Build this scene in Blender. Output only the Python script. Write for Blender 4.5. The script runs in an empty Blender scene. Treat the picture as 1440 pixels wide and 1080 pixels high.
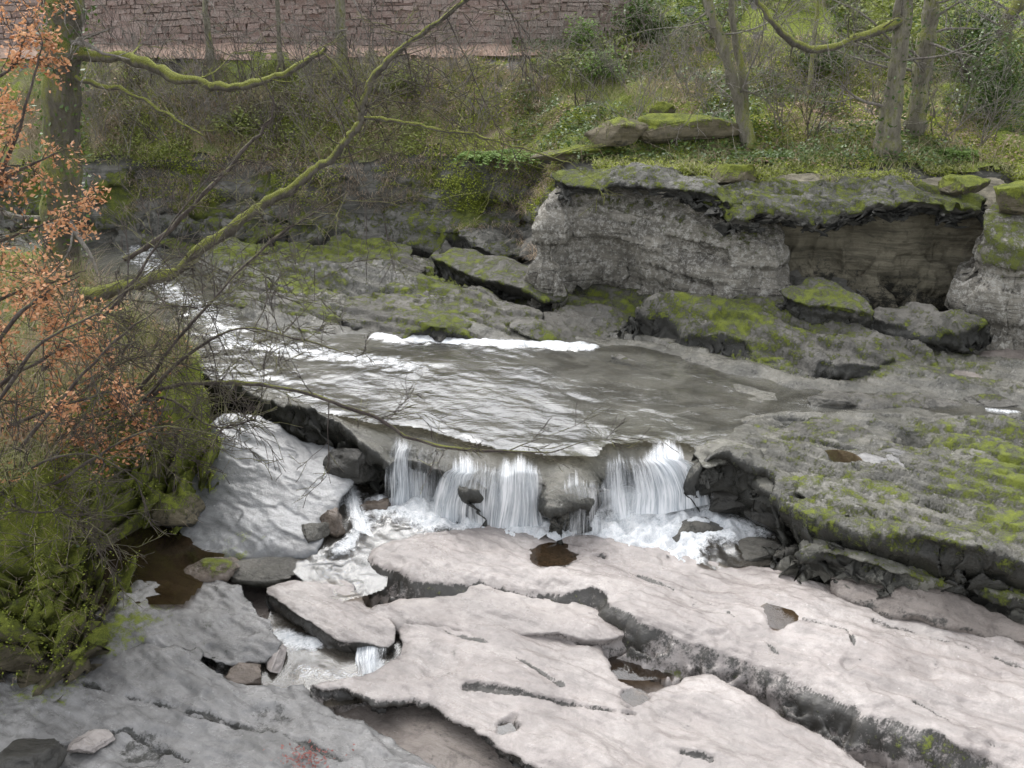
import bpy, bmesh, math, random
import numpy as np
from mathutils import Vector
random.seed(7); rng=np.random.default_rng(7)
C=bpy.context.scene.collection
F=720/math.tan(math.radians(25)); TH=math.radians(24); CZ=9.0
def ray(px,py):
    a=(px-720)/F; b=(540-py)/F
    return np.array([a, math.cos(TH)+b*math.sin(TH), -math.sin(TH)+b*math.cos(TH)])
def P(px,py,z=0.0):
    r=ray(px,py); t=(z-CZ)/r[2]; return r*t+np.array([0,0,CZ])
def PY(px,py,Y):
    r=ray(px,py); return r*(Y/r[1])+np.array([0,0,CZ])
# ---------- noise
def _h(ix,iy,iz,s):
    n=(ix*73856093)^(iy*19349663)^(iz*83492791)^(s*2654435761)
    n&=0xffffffff; n=((n^(n>>13))*1274126177)&0xffffffff; n^=n>>16; n=(n*2246822519)&0xffffffff; n^=n>>15
    return n/4294967296.0
def vn(x,y,z=0.0,s=0):
    x,y,z=np.broadcast_arrays(np.asarray(x,float),np.asarray(y,float),np.asarray(z,float))
    ix=np.floor(x).astype(np.int64);iy=np.floor(y).astype(np.int64);iz=np.floor(z).astype(np.int64)
    fx=x-ix;fy=y-iy;fz=z-iz
    fx=fx*fx*(3-2*fx);fy=fy*fy*(3-2*fy);fz=fz*fz*(3-2*fz)
    r=0
    for a in (0,1):
        for b in (0,1):
            for c in (0,1):
                w=(fx if a else 1-fx)*(fy if b else 1-fy)*(fz if c else 1-fz)
                r=r+w*_h(ix+a,iy+b,iz+c,s)
    return r*2-1
def fbm(x,y,z=0.0,o=4,s=0,g=.5):
    r=0;a=1;t=0
    for i in range(o):
        r=r+a*vn(x*2**i,y*2**i,np.asarray(z)*2**i,s+i*17);t+=a;a*=g
    return r/t
def sst(x,a,b):
    t=np.clip((x-a)/(b-a),0,1);return t*t*(3-2*t)
def polysd(X,Y,poly):
    d=np.full(X.shape,1e9);ins=np.zeros(X.shape,bool);n=len(poly)
    for i in range(n):
        ax,ay=poly[i];bx,by=poly[(i+1)%n]
        ex,ey=bx-ax,by-ay
        t=np.clip(((X-ax)*ex+(Y-ay)*ey)/(ex*ex+ey*ey+1e-9),0,1)
        d=np.minimum(d,(X-ax-t*ex)**2+(Y-ay-t*ey)**2)
        c=((ay>Y)!=(by>Y))
        with np.errstate(divide='ignore',invalid='ignore'):
            xi=(bx-ax)*(Y-ay)/((by-ay) if by!=ay else 1e-9)+ax
        ins^=(c&(X<xi))
    d=np.sqrt(d);return np.where(ins,-d,d)
def lined(X,Y,pl):
    d=np.full(X.shape,1e9)
    for i in range(len(pl)-1):
        ax,ay=pl[i][:2];bx,by=pl[i+1][:2];ex,ey=bx-ax,by-ay
        t=np.clip(((X-ax)*ex+(Y-ay)*ey)/(ex*ex+ey*ey+1e-9),0,1)
        d=np.minimum(d,(X-ax-t*ex)**2+(Y-ay-t*ey)**2)
    return np.sqrt(d)
def smoothpoly(pts,n=1):
    p=np.array(pts)
    for _ in range(n):
        q=np.roll(p,-1,0);p=np.stack([p*.78+q*.22,p*.22+q*.78],1).reshape(-1,p.shape[1])
    return p
# ---------- objects
def tag(o,label=None,cat=None,group=None,kind=None):
    if label:o['label']=label
    if cat:o['category']=cat
    if group:o['group']=group
    if kind:o['kind']=kind
    return o
def empty(name,loc,label,cat,group=None):
    o=bpy.data.objects.new(name,None);C.objects.link(o);o.location=loc;return tag(o,label,cat,group)
def mk(name,V,Fc,mat,parent=None,mask=None,uv=None,smooth=True,loc=None):
    V=np.asarray(V,float)
    if parent is not None: off=np.array(parent.location)
    elif loc is not None: off=np.array(loc,float)
    else: off=np.array([V[:,0].mean(),V[:,1].mean(),V[:,2].min()])
    me=bpy.data.meshes.new(name)
    if isinstance(Fc,np.ndarray):
        k=Fc.shape[1];W=V-off
        me.vertices.add(len(W));me.vertices.foreach_set('co',W.ravel())
        me.loops.add(Fc.size);me.loops.foreach_set('vertex_index',Fc.ravel().astype(np.int32))
        me.polygons.add(len(Fc));me.polygons.foreach_set('loop_start',np.arange(0,Fc.size,k,dtype=np.int32))
        me.polygons.foreach_set('loop_total',np.full(len(Fc),k,np.int32))
        me.update(calc_edges=True);me.validate()
    else:
        me.from_pydata([tuple(v) for v in (V-off)],[],Fc);me.update()
    if smooth: me.polygons.foreach_set('use_smooth',np.ones(len(me.polygons),bool))
    if mask is not None:
        a=me.color_attributes.new('mask','FLOAT_COLOR','POINT');m=np.ones((len(V),4));m[:,:mask.shape[1]]=mask
        a.data.foreach_set('color',m.ravel())
    if uv is not None:
        a=me.attributes.new('flow','FLOAT_VECTOR','POINT');m=np.zeros((len(V),3));m[:,:uv.shape[1]]=uv
        a.data.foreach_set('vector',m.ravel())
    me.materials.append(mat)
    o=bpy.data.objects.new(name,me);C.objects.link(o)
    if parent is not None:o.parent=parent
    else:o.location=off
    return o
def gridmesh(keep):
    idx=-np.ones(keep.shape,np.int64);idx[keep]=np.arange(keep.sum())
    q=np.stack([idx[:-1,:-1],idx[:-1,1:],idx[1:,1:],idx[1:,:-1]],-1).reshape(-1,4);return q[(q>=0).all(1)]
# ---------- materials
class NT:
    def __init__(s,name):
        s.m=bpy.data.materials.new(name);s.m.use_nodes=True;s.nt=s.m.node_tree;s.nt.nodes.clear()
        s.pos=s.n('ShaderNodeNewGeometry').outputs['Position'];s.out=s.n('ShaderNodeOutputMaterial')
    def n(s,t,**k):
        x=s.nt.nodes.new(t)
        for a,b in k.items():setattr(x,a,b)
        return x
    def put(s,i,v):
        if isinstance(v,bpy.types.NodeSocket):s.nt.links.new(v,i)
        else:
            if isinstance(v,tuple) and len(v)==3 and i.type=='RGBA':v=v+(1,)
            i.default_value=v
    def mapv(s,v,stretch):
        if len(stretch)>3:
            m0=s.n('ShaderNodeMapping');s.put(m0.inputs['Vector'],v);m0.inputs['Rotation'].default_value=(0,0,stretch[3]);v=m0.outputs[0]
        mp=s.n('ShaderNodeMapping');s.put(mp.inputs['Vector'],v);mp.inputs['Scale'].default_value=stretch[:3];return mp.outputs[0]
    def noise(s,scale,detail=5,rough=.55,vec=None,dist=0.0,stretch=None):
        x=s.n('ShaderNodeTexNoise');v=vec or s.pos
        if stretch:v=s.mapv(v,stretch)
        s.put(x.inputs['Vector'],v);x.inputs['Scale'].default_value=scale;x.inputs['Detail'].default_value=detail
        x.inputs['Roughness'].default_value=rough;x.inputs['Distortion'].default_value=dist
        return x.outputs['Fac']
    def mr(s,v,a,b,c=0.0,d=1.0,sm=True):
        x=s.n('ShaderNodeMapRange');x.interpolation_type='SMOOTHSTEP' if sm else 'LINEAR'
        s.put(x.inputs[0],v);x.inputs[1].default_value=a;x.inputs[2].default_value=b;x.inputs[3].default_value=c;x.inputs[4].default_value=d
        return x.outputs[0]
    def math(s,op,a,b=0.0,c=0.0):
        x=s.n('ShaderNodeMath',operation=op);s.put(x.inputs[0],a);s.put(x.inputs[1],b);s.put(x.inputs[2],c);return x.outputs[0]
    def mix(s,f,a,b):
        x=s.n('ShaderNodeMix',data_type='RGBA');s.put(x.inputs[0],f);s.put(x.inputs[6],a);s.put(x.inputs[7],b);return x.outputs[2]
    def fmix(s,f,a,b):
        x=s.n('ShaderNodeMix',data_type='FLOAT');s.put(x.inputs[0],f);s.put(x.inputs[2],a);s.put(x.inputs[3],b);return x.outputs[0]
    def bump(s,h,st,dist,nrm=None):
        x=s.n('ShaderNodeBump');s.put(x.inputs['Height'],h);x.inputs['Strength'].default_value=st;x.inputs['Distance'].default_value=dist
        if nrm:s.put(x.inputs['Normal'],nrm)
        return x.outputs[0]
    def mask(s):
        a=s.n('ShaderNodeAttribute',attribute_name='mask');x=s.n('ShaderNodeSeparateColor');s.put(x.inputs[0],a.outputs['Color']);return x.outputs
    def nz(s):
        g=s.n('ShaderNodeNewGeometry');x=s.n('ShaderNodeSeparateXYZ');s.put(x.inputs[0],g.outputs['Normal']);return x.outputs[2]
    def bsdf(s,col,rough,nrm=None,spec=.5,**k):
        b=s.n('ShaderNodeBsdfPrincipled');s.put(b.inputs['Base Color'],col);s.put(b.inputs['Roughness'],rough)
        b.inputs['Specular IOR Level'].default_value=spec
        if nrm:s.put(b.inputs['Normal'],nrm)
        for a,v in k.items():s.put(b.inputs[a.replace('_',' ')],v)
        return b.outputs[0]
    def end(s,sh):s.nt.links.new(sh,s.out.inputs[0]);return s.m
def rock_mat(name,c1,c2,lich=(.5,.5,.46),lamt=.5,rd=.75,rw=.25,moss1=(.055,.075,.012),moss2=(.23,.27,.03),dark=(.022,.022,.018),bs=1.0,strata=0.0,stain=.5,spec=.5,patch=.5,crk=.5,wetdark=0.0):
    t=NT(name);mo,dk,wt=t.mask()[:3]
    n1=t.noise(.9,6,.6);n2=t.noise(5,8,.65);n3=t.noise(26,6,.7);n4=t.noise(90,3,.6);n5=t.noise(7.5,9,.82)
    ss=t.noise(1.6,8,.68,stretch=(.35,1.5,1,math.radians(34)),dist=.4)
    col=t.mix(t.mr(n1,.35,.65),c1,c2)
    col=t.mix(t.mr(t.noise(2.1,7,.7,dist=.5),.48,.62,0,patch),col,tuple(x*.5 for x in c1))
    col=t.mix(t.mr(n2,.45,.7,0,.45),col,tuple(x*.6 for x in c1))
    col=t.mix(t.mr(ss,.5,.66,0,stain),col,tuple(x*.42 for x in c1))
    if strata:
        ns=t.noise(2.2,6,.7,stretch=(.25,.25,4.0),dist=.3);col=t.mix(t.mr(ns,.45,.62,0,strata),col,tuple(x*.4 for x in c1))
        vo=t.n('ShaderNodeTexVoronoi',feature='DISTANCE_TO_EDGE');vo.inputs['Scale'].default_value=.6
        vm=t.n('ShaderNodeVectorMath',operation='ADD');nn_=t.n('ShaderNodeTexNoise');nn_.inputs['Scale'].default_value=1.5;nn_.inputs['Detail'].default_value=5;t.put(nn_.inputs['Vector'],t.pos)
        t.put(vm.inputs[0],t.mapv(t.pos,(.4,.4,3.0)));t.put(vm.inputs[1],t.mapv(nn_.outputs['Color'],(.5,.5,.5)));t.put(vo.inputs['Vector'],vm.outputs[0])
        ck=t.math('MULTIPLY',t.mr(vo.outputs['Distance'],.0,.03,1,0),t.mr(n2,.4,.6));col=t.mix(t.math('MULTIPLY',ck,crk),col,(.03,.028,.022))
        ns=t.math('SUBTRACT',ns,t.math('MULTIPLY',ck,crk*.7))
    else: ns=ss
    lf=t.math('ADD',t.math('MULTIPLY',n5,.75),t.math('MULTIPLY',n3,.25))
    col=t.mix(t.mr(lf,.62-.13*lamt,.68-.13*lamt,0,.7),col,lich)
    col=t.mix(t.mr(n4,.3,.7,0,.3),col,tuple(x*.5 for x in c2))
    nd=t.math('ADD',t.math('MULTIPLY',n2,.6),t.math('MULTIPLY',n3,.4))
    wr=t.mr(t.math('ADD',wt,t.math('MULTIPLY',t.math('SUBTRACT',t.math('ADD',t.math('MULTIPLY',n2,.5),t.math('MULTIPLY',ss,.5)),.5),2.4)),.35,.7)
    if wetdark:
        wn=t.mr(t.noise(.75,7,.62,dist=.6),.44,.58);col=t.mix(t.math('MULTIPLY',wn,wetdark),col,tuple(x*.5 for x in c1))
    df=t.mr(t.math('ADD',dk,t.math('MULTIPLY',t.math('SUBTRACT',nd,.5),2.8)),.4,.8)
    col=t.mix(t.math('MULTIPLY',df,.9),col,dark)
    mf=t.mr(t.math('ADD',mo,t.math('MULTIPLY',t.math('SUBTRACT',nd,.5),2.8)),.42,.78)
    mcol=t.mix(t.mr(t.math('ADD',t.math('MULTIPLY',n2,.5),t.math('MULTIPLY',n4,.5)),.38,.62),moss1,moss2)
    col=t.mix(t.math('MULTIPLY',mf,.88),col,mcol)
    r2=t.fmix(mf,t.fmix(wr,rd,rw),.95)
    h=t.math('ADD',t.math('ADD',t.math('MULTIPLY',n2,.6),t.math('MULTIPLY',ns,.6)),t.math('ADD',t.math('MULTIPLY',n3,.28),t.math('MULTIPLY',n4,.10)))
    h=t.math('ADD',h,t.math('MULTIPLY',t.math('MULTIPLY',mf,n4),.5))
    return t.end(t.bsdf(col,r2,t.bump(h,bs*.8,.09),spec))
M={}
M['pale']=rock_mat('pale_sandstone',(.355,.315,.295),(.455,.415,.39),lich=(.56,.53,.51),lamt=.35,rd=.45,rw=.15,bs=.6,stain=.55,patch=.35,wetdark=.38)
M['grey']=rock_mat('grey_lichened_rock',(.15,.145,.12),(.24,.23,.195),lich=(.41,.41,.36),lamt=.6,rd=.6,rw=.2,bs=1.1)
M['wet']=rock_mat('wet_grey_rock',(.20,.197,.193),(.295,.288,.28),lich=(.42,.415,.41),lamt=.35,rd=.38,rw=.13,bs=.6,stain=.6,patch=.55,wetdark=.4)
M['chute']=rock_mat('wet_blue_grey_rock',(.185,.19,.195),(.27,.277,.283),lich=(.4,.41,.42),lamt=.3,rd=.3,rw=.14,bs=.35,stain=.6,patch=.5,spec=.5,wetdark=.35)
M['shelf']=rock_mat('shelf_rock',(.11,.107,.088),(.2,.19,.16),lich=(.39,.39,.35),lamt=.45,rd=.4,rw=.14,bs=1.0,stain=.8,patch=.8,wetdark=.4)
M['dark']=rock_mat('dark_river_rock',(.095,.09,.075),(.16,.15,.13),lich=(.33,.325,.29),lamt=.3,rd=.6,rw=.2,bs=1.2,patch=.7)
M['black']=rock_mat('black_wet_rock',(.03,.029,.025),(.055,.052,.045),lich=(.10,.10,.09),lamt=.1,rd=.4,rw=.2,bs=1.1,patch=.5)
M['cliff']=rock_mat('tan_cliff_rock',(.20,.18,.125),(.285,.255,.185),lich=(.35,.325,.26),lamt=.35,rd=.85,rw=.6,strata=.75,stain=.0,bs=1.2,patch=.7,crk=.45)
M['palecliff']=rock_mat('pale_cliff_rock',(.25,.23,.19),(.36,.335,.285),lich=(.58,.56,.51),lamt=.95,rd=.85,rw=.6,strata=.7,bs=1.4,stain=.2,patch=.8,crk=.7)
M['darkcliff']=rock_mat('dark_cliff_rock',(.13,.127,.11),(.23,.22,.195),lich=(.36,.35,.32),lamt=.4,rd=.85,rw=.5,strata=.6,bs=1.4,patch=.6)
M['brown']=rock_mat('brown_pebble_rock',(.14,.11,.085),(.22,.18,.15),lich=(.33,.28,.24),lamt=.3,rd=.5,rw=.12)
M['bed']=rock_mat('channel_bed_rock',(.2,.17,.15),(.28,.245,.22),lich=(.36,.32,.29),lamt=.3,rd=.5,rw=.15,stain=.7,patch=.6)
M['bank']=rock_mat('mossy_bank_rock',(.14,.12,.075),(.2,.17,.11),lich=(.24,.2,.13),lamt=.2,rd=.9,rw=.7,moss1=(.10,.135,.017),moss2=(.37,.42,.05),strata=.3,bs=1.3)
def soil_mat():
    t=NT('leafy_soil');mo=t.mask()[0];n1=t.noise(.5,6,.6);n2=t.noise(4,7,.7);n3=t.noise(30,4,.7)
    c=t.mix(t.mr(n1,.4,.6),(.25,.21,.13),(.2,.24,.08));c=t.mix(t.mr(n2,.45,.6),c,(.32,.26,.18));c=t.mix(t.mr(n3,.45,.65,0,.6),c,(.13,.12,.06))
    c=t.mix(t.mr(t.math('ADD',mo,t.math('MULTIPLY',t.math('SUBTRACT',n2,.5),2.2)),.4,.7),c,t.mix(t.mr(n3,.4,.6),(.13,.17,.025),(.32,.37,.06)))
    return t.end(t.bsdf(c,.95,t.bump(t.math('ADD',n2,t.math('MULTIPLY',n3,.5)),1,.12)))
M['soil']=soil_mat()
def water_mat(name,tint,deep,rough=.06,bscale=5,bst=.5,stretch=(1,1,1),murk=.35,refl=1.5):
    t=NT(name);fo=t.mask()[0]
    w1=t.noise(bscale,4,.6,stretch=stretch,dist=.8);w2=t.noise(bscale*4,2,.5,stretch=stretch,dist=.5)
    nb=t.bump(t.math('ADD',w1,t.math('MULTIPLY',w2,.15)),bst,.15)
    tr=t.n('ShaderNodeBsdfTransparent');tr.inputs[0].default_value=tint+(1,)
    df=t.n('ShaderNodeBsdfDiffuse')
    t.put(df.inputs[0],t.mix(t.mr(t.noise(.8,5,.6,stretch=stretch,dist=.8),.38,.62),deep,tuple(x*.4 for x in deep)))
    m0=t.n('ShaderNodeMixShader');m0.inputs[0].default_value=murk;t.put(m0.inputs[1],tr.outputs[0]);t.put(m0.inputs[2],df.outputs[0])
    gl=t.n('ShaderNodeBsdfGlossy');gl.inputs['Roughness'].default_value=rough;gl.inputs[0].default_value=(.9,.92,.94,1);t.put(gl.inputs['Normal'],nb)
    fr=t.n('ShaderNodeFresnel');fr.inputs[0].default_value=1.4;t.put(fr.inputs['Normal'],nb)
    m1=t.n('ShaderNodeMixShader');t.put(m1.inputs[0],t.math('MULTIPLY_ADD',fr.outputs[0],refl,.05));t.put(m1.inputs[1],m0.outputs[0]);t.put(m1.inputs[2],gl.outputs[0])
    nf=t.noise(6,7,.7,stretch=stretch,dist=1.2);nf2=t.noise(35,4,.7)
    fb=t.bump(t.math('ADD',nf,nf2),.6,.06)
    foam=t.bsdf(t.mix(t.mr(t.math('ADD',t.math('MULTIPLY',nf2,.5),t.math('MULTIPLY',nf,.5)),.35,.62),(.55,.59,.62),(.9,.91,.92)),.5,fb)
    m2=t.n('ShaderNodeMixShader');ff=t.mr(t.math('ADD',fo,t.math('MULTIPLY',t.math('SUBTRACT',t.math('ADD',t.math('MULTIPLY',nf,.7),t.math('MULTIPLY',nf2,.3)),.5),2.4)),.4,1.0)
    t.put(m2.inputs[0],t.math('MULTIPLY',ff,.93));t.put(m2.inputs[1],m1.outputs[0]);t.put(m2.inputs[2],foam)
    return t.end(m2.outputs[0])
M['water']=water_mat('river_water',(.64,.6,.48),(.26,.255,.225),.16,1.7,.13,(1,1.5,1),.36,1.5)
M['pool']=water_mat('pool_water',(.68,.62,.5),(.19,.17,.14),.28,3,.08,murk=.3,refl=.8)
M['amber']=water_mat('amber_pool_water',(.5,.39,.27),(.06,.042,.025),.05,3,.04,murk=.45,refl=1.0)
def fall_mat():
    t=NT('falling_water');a=t.n('ShaderNodeAttribute',attribute_name='flow').outputs['Vector']
    s1=t.noise(1,5,.65,vec=a,stretch=(6,.55,3),dist=.5);s2=t.noise(1,4,.7,vec=a,stretch=(30,1.3,5),dist=.25);mk_=t.mask()[0]
    v=t.math('ADD',t.math('MULTIPLY',s1,.55),t.math('MULTIPLY',s2,.45))
    f=t.mr(t.math('ADD',v,t.math('MULTIPLY',mk_,.5)),.58,.98)
    tr=t.n('ShaderNodeBsdfTransparent')
    w=t.bsdf(t.mix(t.mr(v,.38,.6),(.45,.5,.54),(.92,.93,.94)),.25,t.bump(v,.6,.05))
    m=t.n('ShaderNodeMixShader');t.put(m.inputs[0],t.math('MULTIPLY',f,.92));t.put(m.inputs[1],tr.outputs[0]);t.put(m.inputs[2],w)
    return t.end(m.outputs[0])
M['fall']=fall_mat()
def leaf_mat(name,cols,rough=.6,tl=.3):
    t=NT(name);g=t.n('ShaderNodeNewGeometry');r=t.n('ShaderNodeValToRGB');t.put(r.inputs[0],g.outputs['Random Per Island'])
    e=r.color_ramp.elements
    for i in range(2,len(cols)):e.new(.5)
    for i,c in enumerate(cols):e[i].position=i/(len(cols)-1)
    for i,c in enumerate(cols):e[i].color=c+(1,)
    col=t.mix(t.mr(t.noise(1.3,4,.6),.45,.7,0,.35),r.outputs[0],tuple(x*.45 for x in cols[0]))
    b=t.bsdf(col,rough)
    td=t.n('ShaderNodeBsdfTranslucent');t.put(td.inputs[0],col)
    m=t.n('ShaderNodeMixShader');m.inputs[0].default_value=tl;t.put(m.inputs[1],b);t.put(m.inputs[2],td.outputs[0])
    return t.end(m.outputs[0])
M['beech']=leaf_mat('dry_beech_leaves',[(.44,.18,.075),(.6,.3,.14),(.7,.41,.22),(.5,.23,.11)])
M['ivy']=leaf_mat('ivy_leaves',[(.05,.09,.02),(.08,.14,.03),(.14,.21,.05),(.06,.11,.025)],.4)
M['green']=leaf_mat('fresh_green_leaves',[(.10,.18,.03),(.18,.29,.06),(.25,.36,.09),(.13,.22,.04)])
M['olive']=leaf_mat('olive_leaves',[(.18,.22,.05),(.26,.30,.08),(.33,.36,.11),(.15,.2,.045)])
M['grass']=leaf_mat('rough_grass',[(.25,.29,.09),(.37,.37,.15),(.47,.43,.26),(.23,.3,.09),(.4,.36,.21)],.7)
M['straw']=leaf_mat('dead_stems',[(.36,.27,.19),(.48,.39,.29),(.3,.22,.15),(.53,.46,.37)],.8)
M['litter']=leaf_mat('leaf_litter',[(.32,.2,.13),(.46,.32,.23),(.53,.42,.32),(.24,.15,.1)],.8,.1)
M['mossleaf']=leaf_mat('moss_fronds',[(.19,.235,.03),(.32,.37,.05),(.43,.48,.08),(.24,.29,.04)],.9)
M['red']=leaf_mat('red_leaves',[(.25,.08,.07),(.32,.12,.1),(.18,.06,.05)],.6)
def bark(name,c1,c2,moss):
    t=NT(name);n1=t.noise(3,6,.6,stretch=(1,1,.3));n2=t.noise(18,6,.7,stretch=(1,1,.35));n3=t.noise(70,3,.6)
    c=t.mix(t.mr(n1,.4,.6),c1,c2);c=t.mix(t.mr(n2,.45,.65,0,.7),c,tuple(x*.4 for x in c1))
    mf=t.mr(t.math('ADD',t.math('MULTIPLY',t.nz(),.3),t.math('ADD',t.math('MULTIPLY',n1,.6),t.math('MULTIPLY',n2,.4))),.75-moss*.5,.95-moss*.5)
    c=t.mix(t.math('MULTIPLY',mf,.9),c,t.mix(t.mr(n3,.35,.65),(.13,.15,.02),(.38,.40,.07)))
    return t.end(t.bsdf(c,.9,t.bump(t.math('ADD',n2,n3),1,.05)))
M['barkmoss']=bark('mossy_bark',(.14,.125,.10),(.23,.21,.17),.66)
M['bark']=bark('grey_bark',(.22,.2,.15),(.34,.315,.25),.52)
M['twig']=bark('twig_bark',(.26,.23,.2),(.38,.35,.31),.0)
M['twigdark']=bark('dark_twig_bark',(.10,.08,.07),(.19,.16,.14),.18)
def wall_mat():
    t=NT('wall_stone');g=t.n('ShaderNodeNewGeometry');n2=t.noise(4,6,.6);n3=t.noise(22,6,.75)
    r=t.n('ShaderNodeValToRGB');t.put(r.inputs[0],g.outputs['Random Per Island']);e=r.color_ramp.elements
    e[0].color=(.33,.235,.20,1);e[1].color=(.57,.46,.41,1);x=e.new(.5);x.color=(.46,.34,.30,1)
    c=t.mix(t.mr(n2,.4,.65,0,.6),r.outputs[0],(.55,.47,.42));c=t.mix(t.mr(n3,.42,.62,0,.55),c,(.26,.2,.17))
    return t.end(t.bsdf(c,.9,t.bump(n3,1,.08)))
M['wall']=wall_mat()
def plain(name,c,r=.8,ns=8,v=.5):
    t=NT(name);n=t.noise(ns,6,.7);return t.end(t.bsdf(t.mix(t.mr(n,.35,.65),c,tuple(x*v for x in c)),r,t.bump(n,.5,.05)))
M['mortar']=plain('wall_mortar',(.32,.25,.21));M['path']=plain('path_leaf_dust',(.46,.33,.26),.95,3,.65)
# ---------- slab builder
AZ=(.83,-.56)
def crackd(x,y,pl,wd,seed):
    d=lined(x,y,pl)+.07*fbm(x*4,y*4,0,4,seed);wv=wd*np.clip(.75+1.3*vn(x*1.9,y*1.9,0,seed+2),.08,2);return d/wv
def make_top(pts,seed,rough,terr,hfun=None,pits=(),cracks=(),terrf=4):
    A=np.c_[pts[:,0],pts[:,1],np.ones(len(pts))];co=np.linalg.lstsq(A,pts[:,2],rcond=None)[0];res=pts[:,2]-A@co
    def top(x,y):
        if hfun is not None:z=hfun(x,y)
        else:
            z=co[0]*x+co[1]*y+co[2];sw=0;sr=0
            for (px,py,pz),r in zip(pts,res):
                w=1/((x-px)**2+(y-py)**2+.02)**1.5;sw=sw+w;sr=sr+w*r
            z=z+sr/sw
        u=x*AZ[0]+y*AZ[1];v=-x*AZ[1]+y*AZ[0]
        z=z+rough*fbm(u*.7,v*1.3,0,5,seed)+rough*.25*fbm(u*2.5,v*7,0,4,seed+5)
        if terr:
            n=fbm(u*.35,v*1.1,0,5,seed+9)*terrf;k=np.floor(n);z=z+terr*(k+sst(n-k,.86,1.0))
        for (cx,cy,r,dep) in pits:
            q=np.sqrt((x-cx)**2+((y-cy)*1.1)**2)/r*(1+.45*fbm(x*1.2/r,y*1.2/r,0,3,seed));z=z-dep*(1-sst(q,.5,1.15))
        for pl,wd,dep in cracks:
            z=z-dep*(1-sst(crackd(x,y,pl,wd,seed),.3,1.1))
        return z
    return top
def slab(name,outline,g,H,mat,label=None,cat=None,kind=None,nr=10,warp=.12,rough=.06,terr=.02,under=.15,bulge=.0,strat=.08,moss=0.0,mossb=(),dark=0.0,sdark=1.0,lowdark=.3,wet=.5,hfun=None,pits=(),cracks=(),seed=1,group=None,wf=1.5,smo=1,roll=.06,rollw=.16,hf=4,block=0,dfun=None,mfun=None,sidemoss=0,riser=.55):
    pts=np.array([P(*o) for o in outline]);pts=smoothpoly(pts,smo);poly=pts[:,:2]
    pw=[(*P(a,b,c)[:2],r,d) for a,b,c,r,d in pits];cw=[([P(*q)[:2] for q in pl],wd,dp) for pl,wd,dp in cracks]
    top=make_top(pts,seed,rough,terr,hfun,pw,cw)
    w=nr*g;x0,y0=poly.min(0)-w-2*g;x1,y1=poly.max(0)+w+2*g
    xs=np.arange(x0,x1,g);ys=np.arange(y0,y1,g);X,Y=np.meshgrid(xs,ys)
    wx=warp*fbm(X*wf,Y*wf,0,hf,seed+31);wy=warp*fbm(X*wf,Y*wf,5,hf,seed+57)
    D=polysd(X+wx*1.6,Y+wy*1.6,poly)
    gy,gx=np.gradient(D,g);gn=np.sqrt(gx*gx+gy*gy)+1e-6;gx/=gn;gy/=gn;D=D/np.clip(gn,.6,1.6)
    keep=D<=w;dp=np.clip(D,0,None);t=np.clip(dp/w,0,1)
    bx=X-gx*dp;by=Y-gy*dp
    zt=top(bx,by)
    rl=roll*np.clip(1+1.1*fbm(bx*.9,by*.9,0,3,seed+66),.1,2.2)
    zt=zt-rl*np.exp(-np.clip(-D,0,None)/rollw)
    zz=zt-H*t
    lay=zz*5+fbm(bx*.6,by*.6,0,2,seed+3)*1.2
    if block:lay=zz*2.6+fbm(bx*.4,by*.4,0,2,seed+3)*.5+seed
    li=np.floor(lay).astype(np.int64)
    lh=_h(li,li*0+seed,li*0,3);lh2=_h(li+1,li*0+seed,li*0,3);fr=sst(lay-li,.75,1)
    off=strat*2*((lh*(1-fr)+lh2*fr)-.5)
    if block:
        ci=np.floor(bx*.75+li*.43+.3*fbm(bx,by,0,2,5)).astype(np.int64);off=off+block*(_h(ci,li,li*0,seed)-.5)
        off=off+.10*fbm(bx*1.2,by*1.2,zz*1.5,3,seed+77)
    else:off=off+strat*1.3*fbm(bx*1.7,by*1.7,zz*2.5,4,seed+77)
    off=off+bulge*t-under*np.sin(np.clip(t*1.3,0,1)*math.pi*.5)
    on=sst(t,0,.12);off=off*on
    fx=bx+gx*off;fy=by+gy*off
    q=gridmesh(keep)
    V=np.stack([fx[keep],fy[keep],zz[keep]],-1)
    x,y=V[:,0],V[:,1];tt=t[keep];Dk=D[keep]
    mo=moss+.35*fbm(x*.6,y*.6,0,3,seed+4)*(1 if moss>0 else 0)
    for (a,b,c,r,am) in mossb:
        p=P(a,b,c);mo=mo+am*np.exp(-((x-p[0])**2+(y-p[1])**2)/(r*r))
    if mfun is not None:mo=mo+mfun(x,y)
    mo=mo*(1-.75*sst(tt,.05,.3))+sidemoss*sst(tt,.01,.05)*(.6+1.2*fbm(x*.9,y*.9,V[:,2],3,seed))*(1-sst(tt,.5,.9))
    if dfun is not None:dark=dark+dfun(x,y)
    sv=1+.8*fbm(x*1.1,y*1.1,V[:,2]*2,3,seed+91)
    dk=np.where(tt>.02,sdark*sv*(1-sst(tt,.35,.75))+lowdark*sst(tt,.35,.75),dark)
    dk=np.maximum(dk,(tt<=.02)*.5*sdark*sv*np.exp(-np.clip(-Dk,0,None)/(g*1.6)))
    for cx,cy,r,dp_ in pw:
        qd=np.sqrt((x-cx)**2+(y-cy)**2)/r;dk=np.maximum(dk,np.where(dp_>.06,.6,.25)*(1-sst(qd,.6,1.2)))
    for pl,wd,dp_ in cw:dk=np.maximum(dk,.8*(1-sst(crackd(x,y,pl,wd,seed),.6,1.5)))
    wt=wet+.4*fbm(x*.8,y*.8,0,3,seed+8)
    mask=np.stack([mo,dk,wt,1+0*wt],-1)
    o=mk(name,V,q,M[mat],mask=mask)
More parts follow.
